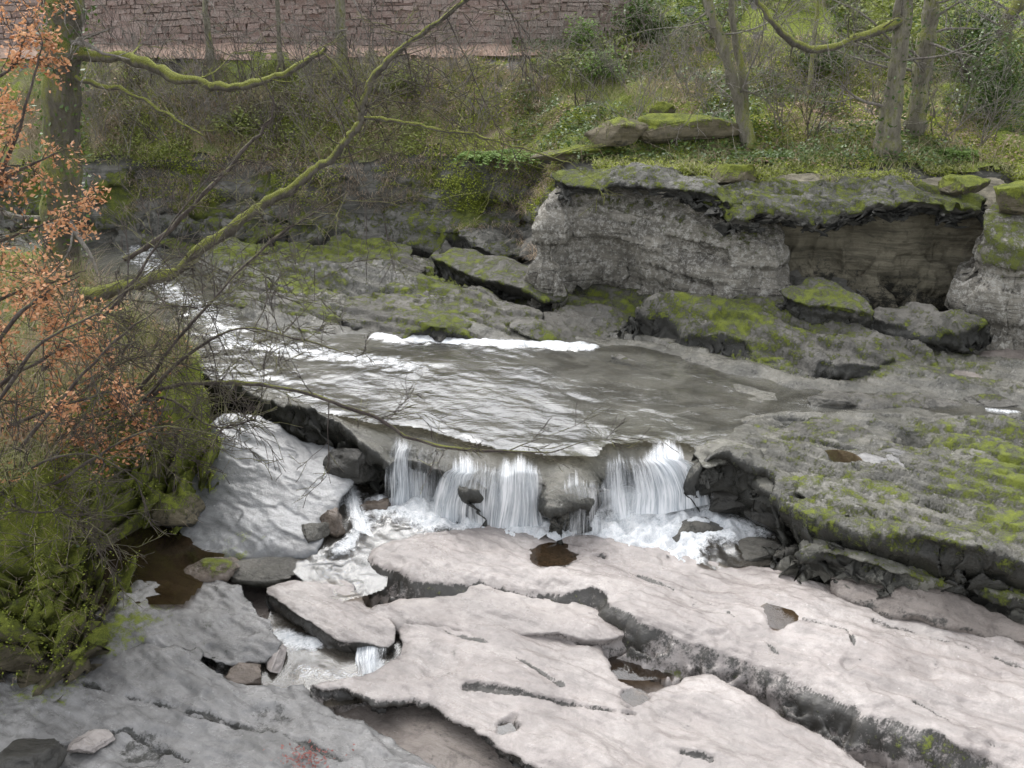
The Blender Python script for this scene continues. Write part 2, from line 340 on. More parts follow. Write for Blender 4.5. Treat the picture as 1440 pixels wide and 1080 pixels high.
    if riser:
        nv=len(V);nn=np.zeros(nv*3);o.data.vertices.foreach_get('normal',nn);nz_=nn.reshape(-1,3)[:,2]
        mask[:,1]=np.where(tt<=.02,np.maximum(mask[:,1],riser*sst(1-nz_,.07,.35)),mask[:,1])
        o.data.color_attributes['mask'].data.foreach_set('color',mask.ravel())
    tag(o,label,cat,group,kind)
    return o,top,poly
def sheet(name,outline,g,mat,label=None,cat=None,kind='structure',foam=(),amp=.02,seed=3,zadd=0,hump=.06):
    pts=np.array([P(*o) for o in outline]);top=make_top(pts,seed,amp,0)
    x0,y0=pts[:,:2].min(0);x1,y1=pts[:,:2].max(0)
    X,Y=np.meshgrid(np.arange(x0,x1,g),np.arange(y0,y1,g));D=polysd(X+.06*fbm(X*3,Y*3,0,3,seed),Y,pts[:,:2]);keep=D<g
    fo=np.zeros(X.shape)
    for pl,wd,am in foam:
        L=[P(*q)[:2] for q in pl];d=lined(X,Y,L)*(1+.7*fbm(X*2,Y*2,0,4,seed+1));fo=np.maximum(fo,am*np.exp(-(d/wd)**2))
    Z=top(X,Y)+zadd+fo*hump*(.5+fbm(X*5,Y*5,0,3,seed+2))
    q=gridmesh(keep)
    V=np.stack([X[keep],Y[keep],Z[keep]],-1)
    return tag(mk(name,V,q,M[mat],mask=np.stack([fo[keep]]*3,-1)),label,cat,None,kind)
# ================= SETTING
gx=np.concatenate([np.linspace(-120,-22,20),np.arange(-20,20,.2),np.linspace(22,120,20)]);gy=np.concatenate([np.linspace(-60,4,12),np.arange(5,38,.2),np.linspace(40,140,20)])
X,Y=np.meshgrid(gx,gy)
Z=-1.80+.12*fbm(X*.8,Y*.8,0,4,11)+sst(Y,19,21)*1.1-.1*sst(-X,1.,2.5)
Z=Z+sst(np.abs(X),16,24)*3+sst(Y,32,36)*3.2
V=np.stack([X.ravel(),Y.ravel(),Z.ravel()],-1)
tag(mk('ground',V,gridmesh(np.ones(X.shape,bool)),M['bed'],mask=np.stack([V[:,0]*0,V[:,0]*0+.25,V[:,0]*0+.8],-1)),'brown wet bedrock floor under the slabs and channels','ground',kind='structure')
WP=np.array([P(*o)[:2] for o in [(60,300),(230,325),(330,430),(370,465),(530,468),(700,478),(840,486),(960,502),(1100,538),(1300,556),(1440,575),(1650,595),(1650,610),(1300,586),(1150,580),(1040,590),(985,640),(960,690),(845,700),(555,670),(500,600),(440,570),(330,535),(220,490),(100,380)]])
lip=[(250,520),(330,545),(385,572),(440,590),(500,606),(545,624),(556,612),(600,622),(640,640),(652,656),(700,650),(748,656),(762,672),(800,676),(842,674),(856,655),(852,640),(905,636),(962,640),(975,655),(1010,650),(1060,662),(1096,678),(1100,705),(1180,735),(1300,775),(1440,800),(1750,900)]
LW=[tuple(P(a,b,0)[:2]) for a,b in lip[5:20]]
def hup(x,y):
    d=polysd(x+.35*fbm(x,y,0,4,5),y+.35*fbm(x,y,3,4,5),WP)
    z=-.10+.24*sst(d,-.3,.4)+.05*fbm(x*1.2,y*2,0,4,8)+.06*sst(x,1.8,4.2)
    far=sst(y,23.2,26)*sst(d,0,.6);z=z+far*(.15+.25*fbm(x*.4,y*1.4,0,4,28))
    u=x*.83-y*.56;v=x*.56+y*.83
    n=fbm(u*.4,v*1.5,0,4,29)*5;k=np.floor(n);tr=(k+sst(n-k,.9,1))
    z=z+tr*(.010+.08*sst(d,0,.5)+.02*far)
    z=z-.34*np.exp(-lined(x,y,LW)/.30)
    return z
def dup_(x,y):
    return .16*sst(x,2.2,4.5)+.5*sst(x,2,4)*fbm(x*.9,y*1.5,0,4,6)+.42*sst(y,22.5,24)+.3*fbm(x*.5,y*1.5,0,4,16)
def mup_(x,y):
    d=polysd(x,y,WP)
    return sst(d,.1,.5)*(.52*sst(y,22,24)+.46*sst(x,2.2,4.0)*sst(-y,-24,-22)+.5*fbm(x*.6,y*.9,0,4,19))
out=[(a,b,0) for a,b in lip]+[(1900,500,0),(1800,380,.2),(1000,330,.3),(500,330,.3),(-200,300,.3),(-200,500,0)]
ro,uptop,uppoly=slab('upper_riverbed',out,.042,1.7,'shelf','lichened wet bedrock shelf above the waterfall','riverbed','structure',nr=18,warp=.14,rough=.06,terr=0,under=.25,strat=.08,hfun=hup,roll=.08,rollw=.2,dfun=dup_,mfun=mup_,sdark=1.3,lowdark=1.3,wet=.8,seed=21,
 pits=[(1287,625,0,.36,.3),(953,607,0,.22,.1),(1010,690,0,.25,.1),(1180,655,0,.35,.14),(1240,690,0,.25,.12),(1380,650,0,.3,.1)],
 cracks=[([(1000,600,0),(1080,590,0),(1170,600,0)],.09,.12),([(1120,640,0),(1200,670,0),(1330,720,0)],.07,.12),([(380,520,0),(470,540,0),(540,560,0)],.05,.04),([(1240,590,0),(1330,600,0),(1440,610,0)],.09,.12),([(1090,690,0),(1180,700,0),(1280,740,0)],.08,.12),([(1150,620,0),(1230,640,0),(1300,680,0)],.07,.12),([(1000,630,0),(1060,625,0),(1130,640,0)],.07,.1),([(1330,640,0),(1400,670,0),(1500,690,0)],.08,.12)])
sheet('river_water',[(40,290,.1),(230,305,.1),(350,425,.03),(400,450,.03),(530,460,.03),(700,470,.03),(860,478,.03),(980,495,.02),(1110,530,.0),(1300,548,.0),(1440,565,.0),(1700,590,.0),(1700,640,-.02),(1300,616,0),(1120,600,0),(1050,615,0),(985,632,-.02),(965,622,-.02),(905,620,-.02),(850,624,-.02),(840,640,-.03),(772,640,-.03),(700,630,-.03),(640,615,-.02),(600,602,-.02),(556,596,0),(530,596,0),(440,576,0),(330,540,0),(180,480,.03)],.05,'water','shallow rippled river water flowing over the rock shelf','water',
 foam=[([(530,474,0),(600,478,0),(700,484,0),(830,490,0)],.2,1.45),([(320,482,0),(420,495,0),(520,508,0),(580,516,0)],.38,.7),([(195,350,0),(225,400,0),(290,440,0),(330,485,0)],.6,.62),([(980,530,0),(1030,545,0)],.2,.4),([(340,510,0),(430,550,0),(500,580,0)],.3,.35),([(640,610,0),(740,622,0),(840,624,0)],.2,.3),([(870,615,0),(950,618,0)],.2,.35),([(1390,575,0),(1430,580,0)],.1,.9)],amp=.03,zadd=-.01)
sheet('pool_water',[(470,690,-1.15),(560,650,-1.2),(760,690,-1.25),(850,690,-1.15),(870,670,-.85),(1000,670,-.85),(1080,720,-1.2),(1130,790,-1.25),(1000,800,-1.25),(860,770,-1.27),(700,760,-1.27),(560,765,-1.27),(540,830,-1.4),(480,850,-1.45),(400,800,-1.4),(440,730,-1.25)],.035,'pool','foaming plunge pool at the foot of the waterfall','water',
 foam=[([(560,708,-1.2),(640,734,-1.25),(750,750,-1.25),(850,752,-1.25),(950,770,-1.25)],.6,1.35),([(860,700,-.95),(910,705,-1.0),(960,730,-1.1),(1030,750,-1.2)],.55,1.4),([(880,730,-1.1),(960,765,-1.2)],.5,1.3),([(490,690,-1.15),(510,740,-1.2),(480,780,-1.35)],.18,1.0),([(960,690,-.9),(1040,735,-1.1)],.35,.8),([(460,790,-1.38),(500,840,-1.42)],.4,.35)],amp=.04,seed=9,hump=.14)
sheet('stream_water',[(380,860,-1.72),(600,850,-1.62),(600,960,-1.78),(520,985,-1.8),(420,1000,-1.8),(350,960,-1.8)],.03,'pool','little stream curling between the foreground slabs','water',
 foam=[([(395,893,-1.72),(440,905,-1.72)],.18,1.2),([(525,895,-1.6),(515,920,-1.7),(530,940,-1.75)],.2,1.1),([(430,945,-1.75),(500,950,-1.75)],.2,.6)],seed=12,hump=.04)
sheet('amber_pool',[(90,700,-1.4),(250,700,-1.4),(330,760,-1.4),(260,850,-1.4),(90,850,-1.4)],.05,'amber','still amber pool under the mossy bank','water',amp=.005)
def puddle(topf,a,b,z0,r,dep,lab,mat='pool'):
    p=P(a,b,z0);zc=float(topf(np.array([p[0]]),np.array([p[1]]))[0])+dep*.5
    k=36;V=np.array([[p[0]+math.cos(t)*r*1.1,p[1]+math.sin(t)*r*1.1,zc] for t in np.linspace(0,2*math.pi,k,endpoint=False)])
    tag(mk('puddle',V,[list(range(k))],M[mat],mask=np.zeros((k,3))),lab,'puddle',kind='structure')
# waterfalls
def fall(label,lipp,foot,seed,dens=.0,layers=3,back_=.5,rise=.15,slide=.55):
    root=empty('waterfall',P(*foot[len(foot)//2]),label,'waterfall')
    L=np.array([P(*q) for q in lipp]);Fo=np.array([P(*q) for q in foot])
    for ly in range(layers):
        ln=np.linalg.norm(np.diff(L,axis=0),axis=1).sum();nu=max(6,int(ln/.02));nv=34
        u=np.linspace(0,1,nu);v=np.linspace(0,1,nv)
        def ip(A):
            s=np.linspace(0,1,len(A));return np.stack([np.interp(u,s,A[:,k]) for k in range(3)],-1)
        a=ip(L);b=ip(Fo);U,Vv=np.meshgrid(u,v,indexing='ij')
        k0=.28
        pre=1-np.clip(Vv/k0,0,1);t=np.clip((Vv-k0)/(1-k0),0,1);per=1+.6*fbm(U*ln*1.6,0*U,0,3,seed+ly)
        h=t**slide*per*(1+.22*ly)
        a2=a.copy();a2[:,1]+=.20*fbm(u*ln*1.3,0*u,0,3,seed+40);a2[:,2]+=.14*fbm(u*ln*1.5,0*u,3,3,seed+41)
        xy=a2[:,None,:2]+(b-a2)[:,None,:2]*h[...,None]*.92
        z=a2[:,None,2]-.14+(b-a2+[0,0,.14])[:,None,2]*t**1.35+rise*(1-(1-pre)**2)
        dn=.10*fbm(U*ln*4,Vv*1.5,ly*3.0,3,seed)*sst(Vv,.2,.6)
        V=np.stack([xy[...,0]+.10*fbm(U*ln*2,Vv*2,1.0,2,seed)*t,xy[...,1]-dn+pre*back_-.02-.04*ly,z+.01],-1).reshape(-1,3)
        I=np.arange(nu*nv).reshape(nu,nv);q=np.stack([I[:-1,:-1],I[1:,:-1],I[1:,1:],I[:-1,1:]],-1).reshape(-1,4)
        fl=np.stack([U*ln+.25*(U-.5)*Vv,Vv*1.2,U*0+ly*3.3+seed],-1).reshape(-1,3)
        gap=dens+.75*fbm(U*ln*1.6+seed,Vv*.5,0,3,seed+5)+.22*t**2-.7*pre-.6*(1-sst(np.minimum(U,1-U)*ln+.10*fbm(U*3,Vv*3,0,2,4),-.02,.24))*(.4+.6*t)
        mk('water_curtain',V,q,M['fall'],root,mask=np.stack([gap.ravel()]*3,-1),uv=fl)
fall('leftmost thin curtain of the waterfall beside the dark ledge',[(552,611,0),(600,622,0),(640,636,0)],[(548,702,-1.25),(598,708,-1.25),(640,718,-1.25)],3,.15)
fall('central white curtain of the waterfall',[(636,645,-.03),(700,652,-.03),(764,658,-.03)],[(615,732,-1.28),(695,744,-1.28),(772,749,-1.28)],8,.38)
fall('thin dripping curtain over the dark rock face in the centre of the falls',[(755,676,-.06),(805,682,-.06),(850,680,-.06)],[(752,752,-1.28),(805,758,-1.28),(857,758,-1.28)],14,.12,2,.5,.15,.4)
fall('right hand fan of the waterfall',[(850,642,0),(905,638,0),(962,640,0)],[(842,730,-1.15),(918,716,-1.0),(990,704,-.95)],19,.38,3,.5,.15,.6)
fall('small side cascade between boulders left of the pool',[(478,672,-.85),(510,680,-.85)],[(486,722,-1.15),(525,735,-1.15)],23,.45,3,.2,.1)
fall('tiny cascade spilling beside the small curled slab',[(508,885,-1.5),(545,888,-1.5)],[(498,932,-1.75),(545,940,-1.75)],25,.4,3,.15,.05)
fall('fine dripping threads under the dark overhang right of the falls',[(975,662,-.12),(1040,668,-.12),(1092,688,-.12)],[(975,695,-.6),(1040,710,-.6),(1090,720,-.65)],41,-.05,1,.1,.02)
# ---------- foreground slabs
A=[(500,768,-1.14),(560,748,-1.1),(640,738,-1.1),(700,736,-1.1),(850,750,-1.14),(930,775,-1.16),(1030,785,-1.16),(1105,790,-1.12),(1200,830,-1.05),(1320,860,-1.0),(1440,872,-.98),(1750,960,-.95),(1800,1300,-1.05),(1600,1150,-1.05),(1440,1076,-1.05),(1330,1035,-1.05),(1200,980,-1.08),(1080,925,-1.1),(960,895,-1.1),(870,862,-1.12),(855,832,-1.12),(760,826,-1.14),(685,808,-1.16),(650,822,-1.18),(590,815,-1.18),(530,795,-1.18)]
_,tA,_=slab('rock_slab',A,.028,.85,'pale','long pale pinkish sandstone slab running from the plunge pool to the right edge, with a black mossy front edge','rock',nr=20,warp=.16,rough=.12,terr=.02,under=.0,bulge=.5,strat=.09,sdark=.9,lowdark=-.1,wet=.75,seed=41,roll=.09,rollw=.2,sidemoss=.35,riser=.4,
 pits=[(1100,862,-1.05,.34,.05),(780,776,-1.1,.45,.07),(1195,925,-1.0,.12,.05),(980,830,-1.1,.5,.05),(1290,920,-1.0,.5,.05)],cracks=[([(1290,985,-1.05),(1350,1010,-1.0),(1400,1040,-1.0)],.035,.05),([(1130,870,-1.05),(1190,885,-1.05),(1210,925,-1.05)],.025,.04),([(730,776,-1.1),(790,770,-1.1),(850,775,-1.1)],.03,.06),([(900,800,-1.1),(1000,840,-1.1),(1120,930,-1.1)],.02,.03),([(1230,870,-1.),(1340,900,-1.),(1500,960,-1.)],.025,.04)])
_,tS,_=slab('rock_slab',[(500,862,-1.4),(560,836,-1.36),(600,830,-1.34),(640,826,-1.34),(665,812,-1.34),(700,812,-1.34),(900,850,-1.36),(880,900,-1.36),(800,895,-1.38),(700,885,-1.4),(600,875,-1.42)],.028,.5,'pale','low pale step tucked below the first black ledge','rock',nr=8,warp=.1,seed=43,bulge=.1,under=.05,sdark=.4,rough=.1,riser=.35)
B=[(525,862,-1.46),(600,862,-1.42),(700,876,-1.40),(790,886,-1.40),(850,896,-1.40),(858,925,-1.40),(880,958,-1.40),(925,965,-1.40),(965,942,-1.38),(1010,950,-1.36),(1090,997,-1.38),(1190,1050,-1.4),(1350,1140,-1.4),(1300,1350,-1.5),(850,1120,-1.5),(740,1062,-1.5),(640,1008,-1.5),(595,972,-1.5),(540,978,-1.52),(480,962,-1.52),(430,960,-1.52),(445,952,-1.52),(530,948,-1.5),(556,925,-1.48),(565,890,-1.45)]
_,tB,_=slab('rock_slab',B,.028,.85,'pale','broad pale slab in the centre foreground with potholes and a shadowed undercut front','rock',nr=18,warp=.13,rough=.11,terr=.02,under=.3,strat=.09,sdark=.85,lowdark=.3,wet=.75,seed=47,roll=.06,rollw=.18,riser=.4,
 pits=[(833,880,-1.36,.32,.22),(892,970,-1.36,.22,.14),(713,1015,-1.45,.17,.16),(620,925,-1.4,.4,.04),(950,1010,-1.4,.4,.05)],cracks=[([(655,958,-1.42),(740,972,-1.4),(830,990,-1.4),(900,1000,-1.4)],.035,.07),([(560,1000,-1.5),(640,1030,-1.5)],.025,.04),([(960,1052,-1.4),(1000,1062,-1.4)],.025,.04),([(620,880,-1.4),(700,905,-1.4),(790,960,-1.4)],.02,.02)])
slab('rock_slab',[(366,828,-1.35),(400,812,-1.33),(460,808,-1.33),(505,826,-1.35),(520,850,-1.38),(560,872,-1.42),(556,905,-1.5),(520,900,-1.46),(485,900,-1.42),(450,880,-1.4),(400,856,-1.38)],.022,.5,'pale','small curled pale slab with a thick black rim left of centre','rock',nr=14,warp=.08,under=.1,strat=.06,sdark=1.1,lowdark=.9,seed=53,rough=.12,riser=.35)
slab('rock_slab',[(-150,960,-1.62),(60,925,-1.57),(150,915,-1.57),(260,902,-1.57),(320,935,-1.6),(350,955,-1.62),(420,962,-1.62),(450,990,-1.62),(540,1035,-1.62),(640,1078,-1.62),(800,1160,-1.62),(700,1400,-1.7),(-200,1400,-1.7)],.028,.7,'wet','mottled grey pink slab filling the lower left corner','rock',nr=12,warp=.16,rough=.16,terr=.035,under=.25,sdark=.8,dark=.15,wet=.6,seed=59,riser=.4,mossb=[(60,960,-1.55,.7,.6)],
 cracks=[([(120,960,-1.6),(200,980,-1.6),(330,1010,-1.6)],.04,.07),([(60,1050,-1.6),(180,1020,-1.6),(260,1060,-1.6)],.04,.07),([(250,1000,-1.6),(380,1020,-1.6),(480,1070,-1.6)],.03,.05)],pits=[(200,1045,-1.6,.4,.1),(380,1000,-1.6,.3,.08)])
slab('rock_slab',[(90,900,-1.45),(150,840,-1.35),(200,812,-1.3),(280,806,-1.3),(345,822,-1.3),(392,880,-1.38),(385,918,-1.45),(320,930,-1.5),(250,905,-1.5),(160,925,-1.5),(100,930,-1.5)],.028,.45,'wet','dark wet rounded slab with a green algae patch beside the mossy bank','rock',nr=10,warp=.12,rough=.16,terr=.03,under=.1,dark=.3,wet=.7,seed=61,roll=.12,rollw=.25,sdark=.7,riser=.4,mossb=[(190,870,-1.4,.7,.6),(110,905,-1.4,.5,.8)])
slab('rock_slab',[(322,568,-.08),(370,588,-.2),(440,610,-.36),(500,648,-.58),(505,680,-.8),(480,705,-.95),(455,745,-1.1),(430,778,-1.25),(340,788,-1.38),(250,768,-1.38),(250,690,-1.1),(285,630,-.6),(295,585,-.2)],.028,.6,'chute','smooth wet blue grey slope sliding down left of the black ledge','rock',nr=10,warp=.12,rough=.07,terr=.02,under=.1,sdark=.5,dark=.1,wet=.8,seed=67,roll=.06,riser=.35,mossb=[(300,690,-1.1,.4,.5),(330,770,-1.3,.5,.5)])
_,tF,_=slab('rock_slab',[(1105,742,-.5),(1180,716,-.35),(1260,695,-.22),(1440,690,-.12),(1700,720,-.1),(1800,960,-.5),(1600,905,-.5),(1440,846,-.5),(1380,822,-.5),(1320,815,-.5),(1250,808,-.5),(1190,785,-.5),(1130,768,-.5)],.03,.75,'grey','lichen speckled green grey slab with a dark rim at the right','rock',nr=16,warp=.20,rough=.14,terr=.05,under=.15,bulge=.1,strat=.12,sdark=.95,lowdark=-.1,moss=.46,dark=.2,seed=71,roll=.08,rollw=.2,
 pits=[(1360,800,-.5,.3,.22),(1420,740,-.2,.3,.1)],mossb=[(1230,730,-.3,.7,.3),(1260,700,-.3,.9,.3)],cracks=[([(1200,760,-.4),(1320,780,-.4),(1440,770,-.4)],.05,.08)])
slab('rock_slab',[(1150,800,-.85),(1230,812,-.8),(1320,825,-.75),(1440,860,-.75),(1600,920,-.75),(1600,960,-.8),(1440,885,-.85),(1330,872,-.85),(1220,850,-.9)],.03,.4,'bed','lower pinkish grey layer showing beneath the speckled slab at the right','rock',nr=8,warp=.15,rough=.12,terr=.03,dark=.1,seed=72,sdark=.5,under=.05)
slab('rock_slab',[(1300,650,.12),(1340,628,.2),(1420,622,.25),(1560,630,.3),(1600,720,.2),(1440,690,.15),(1370,682,.15),(1330,672,.12)],.03,.5,'grey','humped lichened rock over a dark hollow at the right edge','rock',nr=12,warp=.13,rough=.16,terr=.05,under=.25,moss=.42,sdark=1.2,lowdark=1.2,dark=.2,seed=73,roll=.1)
slab('rock_slab',[(1090,600,.07),(1130,586,.15),(1200,586,.17),(1240,602,.10),(1200,616,.05),(1130,619,.03)],.03,.35,'dark','low dark mossy hump standing in the shallows right of the falls','rock',nr=7,moss=.45,dark=.2,seed=79,under=.0,warp=.2,roll=.08,rollw=.25,rough=.12)
slab('rock_slab',[(1110,690,0),(1180,665,.12),(1250,668,.18),(1300,692,.12),(1240,714,-.04),(1170,718,-.08)],.03,.4,'grey','low pitted ledge of mossy rock just above the speckled slab','rock',nr=8,moss=.45,dark=.25,seed=80,under=.05,warp=.2,rough=.12,terr=.05,roll=.04,sdark=1.1,lowdark=1)
slab('rock_slab',[(985,622,.08),(1060,610,.14),(1120,630,.14),(1100,655,.08),(1040,650,.06),(990,645,.02)],.03,.35,'grey','stepped lichened ledge just right of the lip of the falls','rock',nr=8,moss=.3,dark=.3,seed=81,under=.05,warp=.2,rough=.10,terr=.05,roll=.04,sdark=1.1,lowdark=1)
slab('rock_slab',[(1190,640,.10),(1250,628,.15),(1290,640,.13),(1300,662,.07),(1240,668,.05),(1200,658,.06)],.03,.3,'wet','small purple grey flake of rock in the middle of the right hand shelf','rock',nr=7,dark=.1,seed=82,under=.05,warp=.1,rough=.05,terr=.02,sdark=1.1,lowdark=1)
slab('rock_slab',[(1320,596,.13),(1400,590,.2),(1560,600,.24),(1560,625,.18),(1440,622,.12),(1350,615,.08)],.03,.35,'grey','long low mossy ledge at the water line by the right edge','rock',nr=8,moss=.45,dark=.3,seed=85,under=.05,warp=.2,rough=.12,terr=.05,roll=.05,sdark=1.1,lowdark=1)
slab('rock_slab',[(1060,660,.04),(1120,650,.1),(1170,660,.1),(1150,685,.02),(1110,688,-.02),(1070,675,0)],.03,.35,'grey','flat speckled ledge standing over the dark overhang','rock',nr=8,moss=.3,dark=.25,seed=87,under=.05,warp=.15,rough=.08,terr=.04,roll=.04,sdark=1.1,lowdark=1)
slab('rock_slab',[(1150,548,.04),(1230,545,.1),(1330,556,.1),(1340,572,.04),(1240,574,.01),(1170,566,.01)],.03,.3,'dark','thin wet ledge of rock showing in the shallows below the boulder shelf','rock',nr=7,moss=.35,dark=.3,seed=86,under=.0,warp=.25,rough=.1,terr=.04,roll=.05)
# mid rocks
mid=dict(sdark=.9,lowdark=.9)
slab('rock_slab',[(345,385,.25),(380,340,.55),(450,322,.7),(550,330,.65),(600,368,.45),(570,392,.3),(440,402,.22)],.042,.5,'dark','broad sloping mossy rock at the far side of the river left of centre','rock',nr=9,warp=.25,rough=.14,terr=.11,moss=.55,dark=.3,seed=83,roll=.1,rollw=.3,bulge=.1,**mid)
slab('rock_slab',[(180,305,.6),(260,288,.8),(380,306,.75),(400,330,.5),(300,338,.35),(200,335,.35)],.05,.5,'dark','low mossy rock behind the white stream at the left','rock',nr=8,warp=.22,rough=.14,terr=.1,moss=.6,dark=.3,seed=84,roll=.1,rollw=.3,bulge=.1,**mid)
slab('rock_slab',[(470,440,.25),(490,412,.38),(600,398,.45),(690,408,.45),(760,440,.3),(745,468,.2),(640,470,.2),(540,462,.18)],.038,.45,'dark','flat grey rocks with green film above the white cascade','rock',nr=8,warp=.2,rough=.12,terr=.09,moss=.48,dark=.3,seed=89,roll=.08,rollw=.25,bulge=.05,**mid)
slab('rock_slab',[(350,440,.2),(380,410,.32),(460,405,.35),(490,430,.25),(470,462,.15),(390,465,.12)],.038,.4,'dark','low dark rock between the left stream and the white cascade','rock',nr=8,warp=.2,rough=.14,terr=.08,moss=.45,dark=.35,seed=90,roll=.08,rollw=.25,bulge=.05,**mid)
slab('rock_slab',[(300,400,.25),(330,378,.4),(400,383,.4),(420,400,.3),(380,425,.18),(330,428,.12)],.038,.4,'dark','black stepped rock at the edge of the pale left hand channel','rock',nr=8,warp=.2,rough=.14,terr=.09,moss=.35,dark=.5,seed=92,roll=.08,rollw=.25,**mid)
slab('rock_slab',[(602,352,.95),(650,342,1.1),(730,360,1.0),(805,405,.6),(785,420,.55),(720,402,.75),(640,378,.85)],.035,.55,'dark','tilted wedge of rock with a bright moss top and black underside in mid river','rock',nr=10,warp=.09,rough=.12,under=.3,sdark=1.2,lowdark=1,moss=.58,dark=.2,seed=97)
slab('rock_slab',[(712,455,.3),(745,428,.48),(800,418,.55),(860,424,.5),(890,445,.35),(850,464,.25),(760,468,.25)],.035,.4,'dark','rounded mossy boulder just behind the right end of the white cascade','rock',nr=9,warp=.14,rough=.16,terr=.05,moss=.5,dark=.3,seed=101,roll=.12,rollw=.3,sdark=1.1,lowdark=1.1)
slab('rock_slab',[(885,420,.9),(930,400,1.1),(1010,396,1.2),(1100,398,1.2),(1180,420,1.0),(1240,440,.9),(1300,478,.5),(1350,498,.35),(1280,512,.3),(1160,505,.4),(1050,480,.5),(960,455,.55),(890,440,.6)],.04,.75,'dark','large dark boulder shelf with patches of bright moss below the cliff','rock',nr=12,warp=.2,rough=.22,terr=.13,under=.05,bulge=.25,moss=.45,dark=.42,sdark=1.2,lowdark=1.2,seed=103,roll=.12,rollw=.3,mossb=[(1040,420,1.1,.8,.35),(950,430,.8,.5,.25)])
slab('rock_ledge',[(1190,425,1.1),(1260,415,1.25),(1380,425,1.25),(1400,450,1.0),(1330,462,.85),(1230,448,.9)],.035,.6,'dark','dark mossy ledge stepping down from the foot of the tan cliff','rock',nr=10,warp=.15,rough=.12,terr=.08,under=.05,moss=.5,dark=.35,sdark=1.2,lowdark=1.1,seed=105,roll=.08)
slab('rock_slab',[(1088,404,1.35),(1120,388,1.5),(1190,392,1.5),(1235,425,1.2),(1225,440,1.1),(1130,425,1.2)],.035,.5,'dark','moss capped lump sitting against the foot of the tan cliff','rock',nr=9,moss=.66,warp=.14,rough=.22,seed=107,roll=.12,rollw=.25,sdark=1.2,lowdark=1.2)
slab('rock_slab',[(1290,540,.02),(1325,510,.18),(1370,486,.35),(1500,478,.42),(1750,520,.4),(1750,600,.05),(1500,560,.05),(1380,546,.04)],.045,.4,'bed','low sandy pinkish apron of rock below the right hand block','rock',nr=8,warp=.18,rough=.08,terr=.03,sdark=.3,dark=.05,wet=.3,seed=109)
slab('rock_slab',[(850,500,.07),(900,488,.11),(1000,495,.12),(1060,515,.08),(1000,530,.02),(900,520,.02)],.035,.3,'dark','thin flake of rock in the water below the dark boulder shelf','rock',nr=6,warp=.25,terr=.05,dark=.35,moss=.2,seed=113,rough=.12,roll=.06,rollw=.3,under=0)
slab('rock_slab',[(640,300,1.0),(700,290,1.2),(790,330,1.0),(800,370,.6),(700,360,.7),(650,335,.9)],.042,.6,'darkcliff','dark broken rock in the shadowed gap left of the pale block','rock',nr=8,warp=.2,rough=.3,terr=.15,dark=.5,moss=.3,seed=115)
slab('rock_slab',[(420,300,1.1),(520,275,1.4),(640,284,1.4),(700,310,1.1),(640,335,.7),(500,325,.7)],.048,.9,'darkcliff','sloping dark rock terrace at the foot of the far rock slope','rock',nr=10,warp=.3,rough=.2,terr=.18,moss=.5,dark=.3,seed=116,roll=.12,rollw=.3,bulge=.2,sdark=.6,lowdark=.6)
slab('rock_slab',[(180,275,1.3),(280,248,1.6),(420,250,1.6),(460,278,1.3),(380,300,1.),(220,297,1.)],.048,.9,'darkcliff','grey broken rock terrace beneath the bare shrubs at the left','rock',nr=10,warp=.3,rough=.2,terr=.18,moss=.5,dark=.25,seed=117,roll=.12,rollw=.3,bulge=.2,sdark=.6,lowdark=.6)
# far bank
yfx=np.array([-30,-16,-6,-2,.6,1.4,6,12,20,40.]);yfy=np.array([30.5,30.5,30.2,29.6,28.3,26.4,25.4,25.2,24.5,24.])
zf=np.array([1.9,1.9,2.2,2.4,2.6,3.0,3.1,3.1,3.2,3.2])
def hfar(x,y):
    a=np.interp(x,yfx,yfy);b=np.interp(x,yfx,zf)
    t=np.clip((y-a)/(32.9-a),0,1)
    z=b+t*(4.75-b)+.4*fbm(x*.5,y*.8,0,4,61)*(1-sst(y,31.8,32.9))*sst(y-a,0,1.5)
    return z+sst(x,2.5,6)*np.clip(y-32,0,99)*.45+.4*np.clip(y-36,0,99)
fo=[(x,y) for x,y in zip(yfx,yfy)]+[(40,70),(-30,70)]
def proj_out(pts):
    r=[]
    for x,y in pts:
        z=3.0;dy=y*math.cos(TH)-(z-CZ)*math.sin(TH);uu=y*math.sin(TH)+(z-CZ)*math.cos(TH);r.append((720+F*x/dy,540-F*uu/dy,z))
    return r
fbo,fbtop,fbpoly=slab('far_bank',proj_out(fo),.08,2.9,'darkcliff','dark stratified rock bank across the river','river bank',kind='structure',nr=26,warp=.3,rough=.08,terr=0,under=-.2,bulge=.9,strat=.16,block=.5,hfun=hfar,dark=.1,sdark=.22,lowdark=.3,seed=131,wf=.5,smo=0,hf=3,sidemoss=.75,riser=0)
def fbside():
    me=fbo.data;n=len(me.vertices);c=np.zeros(n*3);me.vertices.foreach_get('co',c);c=c.reshape(-1,3)+np.array(fbo.location);k=np.zeros(n*3);me.vertices.foreach_get('normal',k);k=k.reshape(-1,3)
    s=(k[:,2]<.8)&(c[:,0]>-14)&(c[:,0]<1.2)&(c[:,2]>.9)&(c[:,1]<32);return c[s],k[s]
X,Y=np.meshgrid(np.arange(-24,26,.12),np.arange(24,60,.12));D=polysd(X,Y,np.array(fbpoly))
Zs=fbtop(X,Y)+.06+.16*fbm(X*1.5,Y*1.5,0,4,3);keep=(D<-.1-.25*vn(X,Y,0,2))&~((X<4)&(Y>32.9)&(Y<34.8))
mo=(.44+.5*fbm(X*.4,Y*.6,0,3,77)+.25*sst(X,-2,4))[keep]
tag(mk('bank_soil',np.stack([X[keep],Y[keep],Zs[keep]],-1),gridmesh(keep),M['soil'],mask=np.stack([mo]*3,-1)),'leaf strewn mossy soil on the far bank','soil',kind='structure')
